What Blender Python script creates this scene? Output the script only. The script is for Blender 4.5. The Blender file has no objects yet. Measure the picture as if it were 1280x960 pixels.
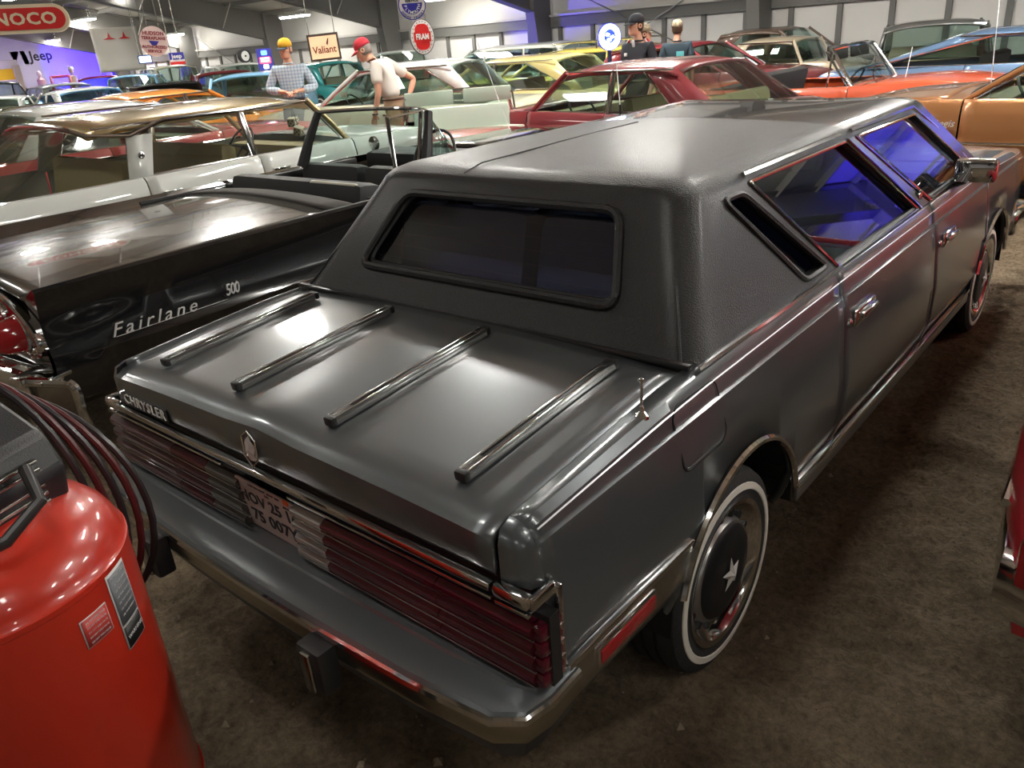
import bpy, bmesh, math, random
from math import pi, sin, cos, radians, sqrt, atan2
from mathutils import Vector, Matrix, Euler
random.seed(7)
SC = bpy.context.scene
COL = SC.collection
# ---------------------------------------------------------------- camera
def cam_axes(yaw, pitch, roll):
    f = Vector((sin(yaw)*cos(pitch), cos(yaw)*cos(pitch), -sin(pitch)))
    r = Vector((cos(yaw), -sin(yaw), 0)); u = r.cross(f)
    return r*cos(roll)+u*sin(roll), u*cos(roll)-r*sin(roll), f
CR, CU, CF = cam_axes(radians(-41.634), radians(23.871), radians(-4.709))
cd = bpy.data.cameras.new('camera'); cam = bpy.data.objects.new('camera', cd); COL.objects.link(cam)
cd.sensor_fit = 'HORIZONTAL'; cd.sensor_width = 36; cd.lens = 36*982.75/1280; cd.clip_start = .05; cd.clip_end = 300
M = Matrix.Identity(4)
for i in range(3):
    M[i][0] = CR[i]; M[i][1] = CU[i]; M[i][2] = -CF[i]
M.translation = Vector((1.6315, -1.7264, 1.7425))
cam.matrix_world = M
SC.camera = cam
# ---------------------------------------------------------------- world, exposure
w = bpy.data.worlds.new('hall_air'); SC.world = w; w.use_nodes = True
w.node_tree.nodes['Background'].inputs[0].default_value = (.75, .78, .85, 1)
w.node_tree.nodes['Background'].inputs[1].default_value = .25
SC.view_settings.view_transform = 'Standard'; SC.view_settings.look = 'None'
SC.view_settings.gamma = 1; SC.view_settings.use_curve_mapping = False
SC.view_settings.exposure = 0.75
LAMP_POWER = 120.0       # emission strength of the ceiling fixtures over the far rows
LAMP_WALL = 45.0         # the small fixtures close to the back wall
LAMP_DIM = 21.0          # fixtures over the near row and behind it, kept weak
# ---------------------------------------------------------------- materials
MATS = {}
def mat(name, col, rough=.5, metal=0, coat=0, bump=None, noise=None, emit=0, spec=.5, sheen=0):
    """bump=(scale, strength[, detail]); noise=(scale, colour2, contrast)"""
    if name in MATS: return MATS[name]
    m = bpy.data.materials.new(name); m.use_nodes = True; nt = m.node_tree
    b = nt.nodes['Principled BSDF']
    b.inputs['Base Color'].default_value = (*col, 1); b.inputs['Roughness'].default_value = rough
    b.inputs['Metallic'].default_value = metal; b.inputs['Coat Weight'].default_value = coat
    b.inputs['Coat Roughness'].default_value = .04
    b.inputs['Specular IOR Level'].default_value = spec
    if emit:
        b.inputs['Emission Color'].default_value = (*col, 1); b.inputs['Emission Strength'].default_value = emit
    tc = nt.nodes.new('ShaderNodeTexCoord')
    if noise:
        n = nt.nodes.new('ShaderNodeTexNoise'); n.inputs['Scale'].default_value = noise[0]; n.inputs['Detail'].default_value = 5
        nt.links.new(tc.outputs['Object'], n.inputs['Vector'])
        r = nt.nodes.new('ShaderNodeValToRGB'); c = noise[2] if len(noise) > 2 else .2
        r.color_ramp.elements[0].position = .5-c; r.color_ramp.elements[1].position = .5+c
        r.color_ramp.elements[0].color = (*col, 1); r.color_ramp.elements[1].color = (*noise[1], 1)
        nt.links.new(n.outputs[0], r.inputs[0]); nt.links.new(r.outputs[0], b.inputs['Base Color'])
    if bump:
        n = nt.nodes.new('ShaderNodeTexNoise'); n.inputs['Scale'].default_value = bump[0]
        n.inputs['Detail'].default_value = bump[2] if len(bump) > 2 else 4
        nt.links.new(tc.outputs['Object'], n.inputs['Vector'])
        k = nt.nodes.new('ShaderNodeBump'); k.inputs['Strength'].default_value = bump[1]; k.inputs['Distance'].default_value = .01
        nt.links.new(n.outputs[0], k.inputs['Height']); nt.links.new(k.outputs[0], b.inputs['Normal'])
    MATS[name] = m; return m
def glass(name, tint=(.6, .65, .65), refl=.5, rough=.02):
    if name in MATS: return MATS[name]
    m = bpy.data.materials.new(name); m.use_nodes = True; nt = m.node_tree
    for n in list(nt.nodes):
        if n.type == 'BSDF_PRINCIPLED': nt.nodes.remove(n)
    t = nt.nodes.new('ShaderNodeBsdfTransparent'); t.inputs[0].default_value = (*tint, 1)
    g = nt.nodes.new('ShaderNodeBsdfGlossy'); g.inputs['Roughness'].default_value = rough; g.inputs[0].default_value = (.9, .92, .95, 1)
    f = nt.nodes.new('ShaderNodeFresnel'); n_ = 1.5+refl
    gm = nt.nodes.new('ShaderNodeNewGeometry'); mx = nt.nodes.new('ShaderNodeMapRange')      # thin pane: both faces mirror alike
    mx.inputs['To Min'].default_value = n_; mx.inputs['To Max'].default_value = 1/n_
    nt.links.new(gm.outputs['Backfacing'], mx.inputs['Value']); nt.links.new(mx.outputs[0], f.inputs[0])
    x = nt.nodes.new('ShaderNodeMixShader')
    nt.links.new(f.outputs[0], x.inputs[0]); nt.links.new(t.outputs[0], x.inputs[1]); nt.links.new(g.outputs[0], x.inputs[2])
    nt.links.new(x.outputs[0], nt.nodes['Material Output'].inputs[0])
    MATS[name] = m; return m
CHROME = mat('chrome', (.78, .78, .78), .09, 1)
DULLCHROME = mat('dull_chrome', (.55, .54, .5), .25, 1, bump=(60, .1))
BLACK = mat('black_plastic', (.015, .015, .016), .45)
RUBBER = mat('rubber', (.02, .02, .02), .75, bump=(90, .3))
DARK = mat('dark_void', (.01, .01, .01), .9)
WHITEWALL = mat('whitewall', (.72, .69, .62), .6)
STEEL = mat('silver_wheel', (.45, .45, .45), .3, .9)
GLASS = glass('car_glass', (.62, .74, .70))
REDLENS = mat('red_lens', (.35, .01, .015), .12, 0, 1)
CLEARLENS = mat('clear_lens', (.7, .7, .66), .15, .2, 1)
def paint(name, c, metal=0.0, rough=.35): return mat('paint_'+name, c, rough, metal, 1)
# ---------------------------------------------------------------- mesh builder
class MB:
    def __init__(s): s.v = []; s.f = []
    def add(s, v, f):
        o = len(s.v); s.v += [tuple(p) for p in v]; s.f += [tuple(i+o for i in q) for q in f]; return s
    def grid(s, P, wrap=False, flip=False):
        n = len(P); m = len(P[0]); v = [p for r in P for p in r]; f = []
        for i in range(n-1):
            for j in range(m if wrap else m-1):
                q = (i*m+j, i*m+(j+1) % m, (i+1)*m+(j+1) % m, (i+1)*m+j)
                f.append(q[::-1] if flip else q)
        return s.add(v, f)
    def box(s, c, d, rot=None, bev=0):
        bm = bmesh.new(); bmesh.ops.create_cube(bm, size=1)
        for v in bm.verts: v.co = Vector((v.co.x*d[0], v.co.y*d[1], v.co.z*d[2]))
        if bev: bmesh.ops.bevel(bm, geom=bm.edges[:], offset=bev, segments=2, affect='EDGES', profile=.6)
        R = Euler(rot).to_matrix() if rot else Matrix.Identity(3)
        bm.verts.index_update()
        s.add([R@v.co+Vector(c) for v in bm.verts], [[v.index for v in f.verts] for f in bm.faces]); bm.free(); return s
    def tube(s, path, r, n=8, closed=False, flat=None):
        P = [Vector(p) for p in path]; R = []
        rr = r if isinstance(r, (list, tuple)) else [r]*len(P)
        up = None
        for i, p in enumerate(P):
            a = P[i-1] if (i > 0 or closed) else P[i]; b = P[(i+1) % len(P)] if (i < len(P)-1 or closed) else P[i]
            t = (b-a).normalized()
            if up is None: up = Vector((0, 0, 1)) if abs(t.z) < .9 else Vector((1, 0, 0))
            x = t.cross(up); x = x.normalized() if x.length > 1e-6 else Vector((1, 0, 0)); y = x.cross(t).normalized(); up = y
            k = flat or 1
            R.append([p+x*cos(2*pi*j/n)*rr[i]+y*sin(2*pi*j/n)*rr[i]*k for j in range(n)])
        if closed: R.append(R[0])
        s.grid(R, wrap=True)
        if not closed:
            o = len(s.v)-len(R)*n
            s.f.append(tuple(o+j for j in range(n))); s.f.append(tuple(len(s.v)-1-j for j in range(n)))
        return s
    def lathe(s, prof, n=24, T=None, caps=False):
        """prof [(r, z)] about local z"""
        T = T or Matrix.Identity(4)
        s.grid([[T@Vector((r*cos(2*pi*j/n), r*sin(2*pi*j/n), z)) for j in range(n)] for r, z in prof], wrap=True); return s
    def prism(s, poly, t, T=None):
        """poly 2d in local xy extruded by t along local z"""
        T = T or Matrix.Identity(4); n = len(poly)
        v = [T@Vector((x, y, 0)) for x, y in poly]+[T@Vector((x, y, t)) for x, y in poly]
        f = [tuple(range(n))[::-1], tuple(range(n, 2*n))]+[(i, (i+1) % n, n+(i+1) % n, n+i) for i in range(n)]
        return s.add(v, f)
    def mesh(s, name, m, ang=35, weld=0):
        me = bpy.data.meshes.new(name); me.from_pydata(s.v, [], s.f)
        bm = bmesh.new(); bm.from_mesh(me)
        bmesh.ops.remove_doubles(bm, verts=bm.verts, dist=weld or 1e-5)
        bmesh.ops.dissolve_degenerate(bm, edges=bm.edges, dist=1e-5)
        bmesh.ops.recalc_face_normals(bm, faces=bm.faces)
        bm.to_mesh(me); bm.free()
        if ang:
            for p in me.polygons: p.use_smooth = True
            me.set_sharp_from_angle(angle=radians(ang))
        for k in (m if isinstance(m, (list, tuple)) else [m]): me.materials.append(k)
        return me
    def build(s, name, m, parent=None, ang=35, solid=0, weld=0):
        o = bpy.data.objects.new(name, s.mesh(name, m, ang, weld)); COL.objects.link(o)
        if parent: o.parent = parent
        if solid:
            k = o.modifiers.new('thickness', 'SOLIDIFY'); k.thickness = solid; k.offset = -1
        return o
def thing(name, label, cat, loc=(0, 0, 0), rz=0, group=None):
    o = bpy.data.objects.new(name, None); COL.objects.link(o); o.location = loc; o.rotation_euler = (0, 0, rz)
    o.empty_display_size = .1
    o['label'] = label; o['category'] = cat
    if group: o['group'] = group
    return o
def tag(o, label, cat, group=None):
    o['label'] = label; o['category'] = cat
    if group: o['group'] = group
    return o
def struct(o): o['kind'] = 'structure'; return o
def stuff(o): o['kind'] = 'stuff'; return o
def copy_tree(o, parent=None):
    c = o.copy(); COL.objects.link(c); c.parent = parent
    for ch in list(o.children): copy_tree(ch, c)
    return c
def rig(name, parent, loc=(0, 0, 0), rot=(0, 0, 0)):
    o = bpy.data.objects.new(name, None); COL.objects.link(o); o.parent = parent; o.location = loc; o.rotation_euler = rot; return o
def frame_to(p, x, y):
    """matrix with local x,y axes along given vectors, z = normal"""
    x = Vector(x).normalized(); z = x.cross(Vector(y)).normalized(); y = z.cross(x)
    m = Matrix.Identity(4)
    for i in range(3): m[i][0] = x[i]; m[i][1] = y[i]; m[i][2] = z[i]
    m.translation = Vector(p); return m
def text(name, body, size, T, m, parent=None, ext=.004, shear=0, space=1, bold=0, align='CENTER', sx=1, res=2):
    cu = bpy.data.curves.new('tmp', 'FONT'); cu.body = body; cu.size = size; cu.extrude = ext; cu.align_x = align; cu.align_y = 'CENTER'
    cu.shear = shear; cu.space_character = space; cu.offset = bold; cu.resolution_u = res
    t = bpy.data.objects.new('tmp', cu); COL.objects.link(t)
    dg = bpy.context.evaluated_depsgraph_get(); dg.update()
    me = bpy.data.meshes.new_from_object(t.evaluated_get(dg)); bpy.data.objects.remove(t)
    me.transform(T@Matrix.Diagonal((sx, 1, 1, 1))); me.materials.clear(); me.materials.append(m); me.name = name
    o = bpy.data.objects.new(name, me); COL.objects.link(o); o.parent = parent; return o
def ip(keys, t):
    """smooth interpolation of keyed tuples (t, a, b, ..)"""
    n = len(keys)
    if t <= keys[0][0]: return keys[0][1:]
    if t >= keys[-1][0]: return keys[-1][1:]
    for i in range(n-1):
        if keys[i][0] <= t <= keys[i+1][0]: break
    a, b = keys[i], keys[i+1]; h = b[0]-a[0]; u = (t-a[0])/h; out = []
    for k in range(1, len(a)):
        d = (b[k]-a[k])/h
        d0 = (a[k]-keys[i-1][k])/(a[0]-keys[i-1][0]) if i > 0 else d
        d1 = (keys[i+2][k]-b[k])/(keys[i+2][0]-b[0]) if i < n-2 else d
        m0 = 0 if d0*d <= 0 else 2*d0*d/(d0+d); m1 = 0 if d1*d <= 0 else 2*d1*d/(d1+d)
        out.append((2*u**3-3*u*u+1)*a[k]+(u**3-2*u*u+u)*h*m0+(-2*u**3+3*u*u)*b[k]+(u**3-u*u)*h*m1)
    return tuple(out)
def lerp(a, b, t): return a+(b-a)*t
def lin(a, b, n): return [a+(b-a)*i/(n-1) for i in range(n)]
def rrect(w, h, r, n=5):
    p = []
    for cx, cy, a0 in ((w/2-r, h/2-r, 0), (-w/2+r, h/2-r, 90), (-w/2+r, -h/2+r, 180), (w/2-r, -h/2+r, 270)):
        for i in range(n+1):
            a = radians(a0+90*i/n); p.append((cx+r*cos(a), cy+r*sin(a)))
    return p
def rquad(c, r, n=5):
    """rounded polygon from corners c (2d)"""
    out = []; N = len(c)
    for i in range(N):
        p0, p, p1 = Vector(c[i-1]), Vector(c[i]), Vector(c[(i+1) % N])
        rr = r[i] if isinstance(r, (list, tuple)) else r
        a = p+(p0-p).normalized()*rr; b = p+(p1-p).normalized()*rr
        for k in range(n+1):
            t = k/n; q = a*(1-t)**2+p*2*t*(1-t)+b*t*t; out.append((q.x, q.y))
    return out
# ---------------------------------------------------------------- the hall
WY = 16.5
dirt = mat('packed_dirt', (.16, .115, .075), .95)
def dirt_nodes():
    nt = dirt.node_tree; b = nt.nodes['Principled BSDF']; tc = nt.nodes.new('ShaderNodeTexCoord')
    n1 = nt.nodes.new('ShaderNodeTexNoise'); n1.inputs['Scale'].default_value = 3.2; n1.inputs['Detail'].default_value = 10; n1.inputs['Roughness'].default_value = .65
    r = nt.nodes.new('ShaderNodeValToRGB')
    r.color_ramp.elements[0].position = .3; r.color_ramp.elements[0].color = (.20, .145, .09, 1)
    r.color_ramp.elements[1].position = .72; r.color_ramp.elements[1].color = (.44, .35, .24, 1)
    nt.links.new(tc.outputs['Object'], n1.inputs[0]); nt.links.new(n1.outputs[0], r.inputs[0])
    nf = nt.nodes.new('ShaderNodeTexNoise'); nf.inputs['Scale'].default_value = 38; nf.inputs['Detail'].default_value = 9; nf.inputs['Roughness'].default_value = .75
    rf = nt.nodes.new('ShaderNodeValToRGB'); rf.color_ramp.elements[0].position = .33; rf.color_ramp.elements[0].color = (.50, .47, .44, 1)
    rf.color_ramp.elements[1].position = .68; rf.color_ramp.elements[1].color = (1.35, 1.32, 1.25, 1)
    mxc = nt.nodes.new('ShaderNodeMix'); mxc.data_type = 'RGBA'; mxc.blend_type = 'MULTIPLY'; mxc.inputs[0].default_value = 1
    nt.links.new(tc.outputs['Object'], nf.inputs[0]); nt.links.new(nf.outputs[0], rf.inputs[0])
    nt.links.new(r.outputs[0], mxc.inputs[6]); nt.links.new(rf.outputs[0], mxc.inputs[7]); nt.links.new(mxc.outputs[2], b.inputs['Base Color'])
    # grain, pebbles and scuffed clods
    n2 = nt.nodes.new('ShaderNodeTexNoise'); n2.inputs['Scale'].default_value = 55; n2.inputs['Detail'].default_value = 8; n2.inputs['Roughness'].default_value = .8
    n3 = nt.nodes.new('ShaderNodeTexVoronoi'); n3.inputs['Scale'].default_value = 14
    n4 = nt.nodes.new('ShaderNodeTexNoise'); n4.inputs['Scale'].default_value = 7; n4.inputs['Detail'].default_value = 6; n4.inputs['Roughness'].default_value = .6
    for n in (n2, n3, n4): nt.links.new(tc.outputs['Object'], n.inputs['Vector'])
    a = nt.nodes.new('ShaderNodeMath'); a.operation = 'MULTIPLY_ADD'; a.inputs[1].default_value = .5
    nt.links.new(n2.outputs[0], a.inputs[0]); nt.links.new(n4.outputs[0], a.inputs[2])
    k = nt.nodes.new('ShaderNodeMath'); k.operation = 'MULTIPLY_ADD'; k.inputs[1].default_value = .25
    nt.links.new(n3.outputs['Distance'], k.inputs[0]); nt.links.new(a.outputs[0], k.inputs[2])
    bp = nt.nodes.new('ShaderNodeBump'); bp.inputs['Strength'].default_value = 1.0; bp.inputs['Distance'].default_value = .07
    nt.links.new(k.outputs[0], bp.inputs['Height']); nt.links.new(bp.outputs[0], b.inputs['Normal'])
dirt_nodes()
from mathutils import noise as mn
def ground():
    # far sheet with a finely rippled near patch (footprints, wheel ruts) let into it
    b = MB(); xs = [-60, -40, -25, -15, -10, -7, -5]+lin(-3.2, 4.2, 400)+[7, 10, 15, 25]
    ys = [-18, -10, -6, -4]+lin(-2.6, 6, 400)+[8, 11, 15, 20]
    def h(x, y):
        if not (-3.2 < x < 4.2 and -2.6 < y < 6): return 0
        e = min(1, (x+3.2)/.5, (4.2-x)/.5, (y+2.6)/.4, (6-y)/.6)
        v = Vector((x, y, 0))
        a = mn.noise(v*1.3)*.022+mn.noise(v*4.3)*.026+abs(mn.noise(v*9))*.034+mn.noise(v*21)*.016+max(0, mn.noise(v*33))*.012
        # tyre tread track near the right edge of the path
        tx = x-1.72-.06*sin(y*.7)
        if abs(tx) < .13 and y < 1.2: a += -.010+.004*sin(y*120+abs(tx)*60)
        return (a-.022)*e
    b.grid([[(x, y, h(x, y)) for x in xs] for y in ys])
    o = b.build('floor', dirt, None, 0)
    for p in o.data.polygons: p.use_smooth = True
    struct(o)
    rnd = random.Random(3); pb = MB()          # loose pebbles and crumbs of dirt
    for i in range(4500):
        x = rnd.uniform(-.9, 3); y = rnd.uniform(-1.8, 4.5); s = rnd.uniform(.002, .006)*(1+2*(rnd.random() < .04)); z = h(x, y)+s*.3
        pb.add([(x-s, y, z), (x, y-s, z), (x+s, y, z), (x, y+s, z), (x, y, z+s)], [(0, 1, 4), (1, 2, 4), (2, 3, 4), (3, 0, 4)])
    g = pb.build('gravel', mat('gravel_bits', (.3, .24, .17), .9), None, 0)
    stuff(tag(g, 'loose crumbs and pebbles scattered over the dirt floor', 'gravel'))
ground()
grey_steel = mat('grey_steel', (.17, .165, .155), .6)
insul = mat('insulation_foil', (.68, .66, .62), .42, .1, bump=(3, .7, 6))
panelm = mat('wall_panel_fabric', (.74, .72, .69), .7, bump=(1.2, .12))
def build_hall():
    b = MB(); b.add([(-44, WY+.12, -.2), (25, WY+.12, -.2), (25, WY+.12, 4), (-44, WY+.12, 4)], [(0, 1, 2, 3)])
    wb = b.build('wall_back', insul, None, 0, solid=.05); struct(wb)
    # lower panels between posts, each its own piece
    hz = 1.86
    x = -43.8; k = 0; pw = 1.03
    pbmesh = None
    while x < 8:
        q = MB(); q.box((0, 0, hz/2), (pw-.1, .03, hz-.02)); 
        if pbmesh is None: pbmesh = q.mesh('panel', panelm, 0)
        o = bpy.data.objects.new('panel', pbmesh); COL.objects.link(o); o.parent = wb; o.location = (x+pw/2, WY+.06, 0)
        x += pw
    x = -43.8; pm = None
    while x < 8:
        if pm is None: pm = MB().box((0, 0, hz/2), (.11, .09, hz)).mesh('post', grey_steel, 0)
        o = bpy.data.objects.new('post', pm); COL.objects.link(o); o.parent = wb; o.location = (x, WY+.03, 0); x += pw
    t = MB().box((-10, WY, hz+.1), (68, .14, .24)).build('trim_1', grey_steel, None, 0); struct(t)
    t = MB().box((-10, WY-.06, hz+.26), (68, .12, .05)).build('trim_2', mat('light_girt', (.6, .58, .54), .45, .3), None, 0); struct(t)
    # end wall lit by blue lamps
    b = MB(); b.add([(-38.4, -18, -.2), (-38.4, WY, -.2), (-38.4, WY, 2.95), (-38.4, 3.5, 6.2), (-38.4, -10, 3.2), (-38.4, -18, 1.6)], [(0, 1, 2, 3, 4, 5)])
    struct(b.build('wall_left', mat('pale_end_wall', (.55, .53, .56), .7, bump=(2, .1)), None, 0, solid=.05))
    b = MB(); b.add([(25, -18, -.2), (25, WY, -.2), (25, WY, 6.2), (25, -18, 6.2)], [(0, 1, 2, 3)])
    struct(b.build('wall_right', insul, None, 0, solid=.05))
    b = MB(); b.add([(-44, -17, -.2), (25, -17, -.2), (25, -17, 6.2), (-44, -17, 6.2)], [(0, 1, 2, 3)])
    struct(b.build('wall_front', insul, None, 0, solid=.05))
    # ceiling: two pitched sheets of insulation
    b = MB(); b.add([(-44, 17, zt(17)+.12), (25, 17, zt(17)+.12), (25, 2, zt(2)+.12), (-44, 2, zt(2)+.12), (-44, -17, zt(-17)+.12), (25, -17, zt(-17)+.12)], [(0, 1, 2, 3), (3, 2, 5, 4)])
    struct(b.build('ceiling', mat('ceiling_insulation', (.50, .49, .45), .6, .1, bump=(1.5, .5, 6)), None, 0, solid=.05))
    purl = None
    for i in range(23):
        y = 15.9-i*1.45
        if purl is None: purl = MB().box((0, 0, 0), (69, .07, .14)).mesh('purlin', mat('purlin_steel', (.28, .27, .25), .5, .3), 0)
        o = bpy.data.objects.new('trim_%d' % (i+3), purl); COL.objects.link(o); o.location = (-9.5, y, zt(y)+.02); struct(o)
def zt(y):
    """height of the rafters' upper edge"""
    return 2.86+.195*(16.9-y) if y >= 2 else 2.86+.195*(16.9-2)-.195*(2-y)
def build_frames():
    blue = mat('blue_washed_steel', (.17, .17, .17), .6)
    for n, x in enumerate((-36., -30., -24.05, -18.05, -12.25, -6.25, -.25, 5.8, 11.8, 17.8)):
        t = MB()
        def zb(y):
            s = 2.22+.235*(15.9-y)
            return s if y > 6 else lerp(s, zt(y)-.75, min(1, (6-y)/5)) if y > 1 else zt(y)-.75
        ys = [15.95, 13, 10, 7, 4, 2, 0, -4, -8, -12, -16.9]
        # web, flanges
        for dx, zf in ((.0, None),):
            P = [(y, zb(y)) for y in ys]; Q = [(y, zt(y)) for y in ys]
            T = Matrix(((0, 0, 1, x-.02), (1, 0, 0, 0), (0, 1, 0, 0), (0, 0, 0, 1)))
            t.prism(P+Q[::-1], .04, T)
        for fn in (zb, zt):
            for i in range(len(ys)-1):
                a = Vector((x, ys[i], fn(ys[i]))); c = Vector((x, ys[i+1], fn(ys[i+1]))); m = (a+c)/2; d = c-a
                t.box(m, (.26, d.length, .03), (atan2(-d.z, -d.y), 0, 0))
        o = t.build('trim_%d' % (40+n), grey_steel, None, 0); struct(o)
        # tapered column
        t = MB(); T = Matrix(((0, 0, 1, x-.14), (1, 0, 0, 0), (0, 1, 0, 0), (0, 0, 0, 1)))
        t.prism([(WY-.05, 0), (WY-.05, zt(16.4)), (15.75, zt(15.75)), (15.75, 2.2), (16.1, 0)], .28, T)
        o = t.build('trim_%d' % (60+n), grey_steel, None, 0); struct(o)
        for yy, hh in ((14.2, .6), (11.5, .7)):      # flange braces
            q = MB().tube([(x, yy, zb(yy)+.02), (x+.45, yy+.25, zt(yy)+.1)], .018, 6)
            struct(q.build('trim_%d' % (80+n*2+(yy > 13)), mat('light_girt', (.6, .58, .54)), None))
    # wind bracing cables in the bay behind the people
    for i, (a, c) in enumerate((((-11.9, 2.9), (-6.6, .5)), ((-6.6, 2.9), (-11.9, .5)), ((-29.6, 2.6), (-24.5, .4)))):
        struct(MB().tube([(a[0] if isinstance(a, tuple) else a, WY-.16, a[1]), (c[0], WY-.16, c[1])], .016, 5).build('trim_%d' % (110+i), mat('cable', (.35, .35, .35), .4, .8), None))
build_hall(); build_frames()
lampm = mat('lamp_diffuser', (1, .97, .9), .5, emit=LAMP_POWER)
lampw = mat('lamp_diffuser_wall', (1, .97, .9), .5, emit=LAMP_WALL)
lampd = mat('lamp_diffuser_dim', (1, .97, .9), .5, emit=LAMP_DIM)
LAMPS = [(-29.5, 12.2, 3.35, 'above the round hanging sign'), (-29.9, 15.6, 2.72, 'by the knee of a grey frame'), (-36.0, 13.5, 2.95, 'in front of the long white banner'), (-33.6, 15.2, 2.75, 'in front of the hanging cloth'),
         (-21.4, 15.2, 2.8, 'above the framed peach sign'), (-14.9, 15.3, 2.78, 'high on the back wall right of the round signs'), (-27.6, 9.4, 3.95, 'at the top left corner'), (-24.5, 11.0, 3.68, 'at the frame edge over the rafters')]
def lamp(x, y, z, label, group=None, L=1.25, m=None):
    t = thing('ceiling_light', label, 'ceiling light', (x, y, z), 0, group)
    MB().box((0, 0, .05), (L+.06, .34, .07), bev=.01).build('housing', mat('lamp_housing', (.7, .7, .68), .5), t, 0)
    MB().box((0, 0, 0), (L, .28, .05), bev=.02).build('diffuser', m or (lampm if y > 3 else lampd), t, 0)
    H = zt(y)+.1-z
    if H > .15:
        for s in (-.45, .45): MB().tube([(s*L, 0, .08), (s*L, 0, H)], .006, 5).build('hanger', DULLCHROME, t)
    return t
for x, y, z, s in LAMPS: lamp(x, y, z, 'glowing white ceiling light '+s, m=lampw)
for x in (-20.5, -15.5, -10.2, -5.2, -.2, 4.8, 9.8):
    for y in (9.8, 5.2, -1.6, -8.0):
        if x < -11 and y > 8: continue
        lamp(x, y, min(4.85, zt(y)-.35), 'long white ceiling light over the rows of cars, out of frame', 'ceiling lights over the rows of cars')
# blue and violet spots that wash the end wall and one frame
def spot(name, loc, to, col, e, size=60, r=.08):
    l = bpy.data.lights.new(name, 'SPOT'); l.color = col; l.energy = e; l.spot_size = radians(size); l.spot_blend = .6; l.shadow_soft_size = r
    o = bpy.data.objects.new(name, l); COL.objects.link(o); o.location = loc
    o.rotation_euler = (Vector(to)-Vector(loc)).to_track_quat('-Z', 'Y').to_euler(); return o
spot('blue_spotlight', (-35.2, 14.4, .9), (-38.4, 15.8, 2.0), (.03, .0, 1), 1500, 70)
spot('violet_spotlight', (-32.5, 7.5, .9), (-38.4, 11.0, 2.4), (.5, .38, 1), 520, 100)
spot('blue_spotlight', (5.2, 13.4, .9), (4.6, 16.5, 2.7), (.05, .03, 1), 800, 85)
spot('blue_spotlight', (-13.5, 13.2, 1.2), (-12.25, 16.3, 2.6), (.08, .05, 1), 260, 60)
MOVED = {
         'red and white open car in front of the small white coupe': (-15.90, 4.90),
         'brown hardtop coupe parked along the back wall': (-5.21, 14.92),
         'bright blue car roof in front of the round sign on a pole': (-9.23, 15.34),
         'small white coupe right of the rounded black sedan': (-22.98, 6.57),
         'white bubble coupe with pale blue windows': (-20.11, 7.33),
         'silver coupe roof under the teal green one': (-13.70, 9.55),
         'small tan pickup cab between the maroon sedan and orange convertible': (-4.60, 13.23),
         'white square pickup left of the long white van': (-15.24, 13.81),
         'teal sedan at the back wall in the top right corner': (1.61, 14.56),
         'green hardtop glimpsed through the windows of the blue coupe': (4.56, 11.20),
         'black sedan with open tail behind the man in the white shirt': (-11.60, 10.48),
         'sedan with blue light in its paint, left of the blue lit frame column': (-12.31, 14.49),
         'rounded black forties sedan at the far left edge': (-27.94, 8.00),
         'sky blue rounded car behind the bubble coupe': (-25.78, 11.77),
         'black car with its hood raised behind the orange roof': (-18.44, 8.85),
         'red sedan far back between the blue wall and white cloth': (-32.30, 13.43),
         'dark red sedan far back left of the plaid shirt': (-19.15, 10.82),
         'teal green car roof between the two standing men': (-17.64, 12.92),
         'bright yellow wagon with a full roof rack behind the yellow sedan': (-8.65, 12.37),
         'dark grey wagon with thin window posts near the back wall': (-2.25, 14.15),
         'grey wagon behind the small white coupe': (-27.95, 9.91),
         'tall cream wagon under the round hanging sign': (-29.77, 14.79),
         'long white van roof below the red hanging sign': (-11.33, 13.36)}
# ---------------------------------------------------------------- generic motor car
WM = {}
def wheel(parent, loc, side, R=.33, wdt=.19, style='chrome', ww=True, lod=1):
    """tyre with rim; outer face along local +x*side"""
    key = (R, wdt, style, ww, lod)
    if key not in WM:
        n = 32 if lod else 18; T = Matrix.Rotation(pi/2, 4, 'Y')
        h = wdt/2; ri = R*.66
        t = MB().lathe([(ri, -h*.8), (R*.8, -h), (R*.95, -h*.92), (R, -h*.6), (R, h*.6), (R*.95, h*.92), (R*.8, h*1.02), (ri, h*.8)], n, T)
        tm = t.mesh('tire', RUBBER, 40)
        cm = {'chrome': CHROME, 'steel': STEEL, 'black': BLACK}[style]
        c = MB().lathe([(ri, h*.8), (ri*.97, h*.86), (ri*.9, h*.72), (ri*.7, h*.62), (ri*.62, h*.85), (ri*.3, h*1.0), (0, h*1.04)], n, T)
        c.lathe([(ri*.99, -h*.5), (0, -h*.4)], n, T)
        if lod:
            for i in range(12):
                a = 2*pi*i/12; c.box((h*.74, cos(a)*ri*.79, sin(a)*ri*.79), (.02, .018, ri*.2), (a-pi/2, 0, 0))
        rm = c.mesh('hubcap', cm, 40)
        wm = MB().lathe([(R*.70, h*.93), (R*.71, h*1.035), (R*.82, h*1.04), (R*.83, h*1.0)], n, T).mesh('whitewall', WHITEWALL, 40) if ww else None
        WM[key] = (tm, rm, wm)
    tm, rm, wm = WM[key]
    w = bpy.data.objects.new('wheel', tm); COL.objects.link(w); w.parent = parent; w.location = loc
    if side < 0: w.rotation_euler = (0, 0, pi)
    for nm, me in (('hubcap', rm), ('whitewall', wm)):
        if me:
            o = bpy.data.objects.new(nm, me); COL.objects.link(o); o.parent = w
    return w
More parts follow.
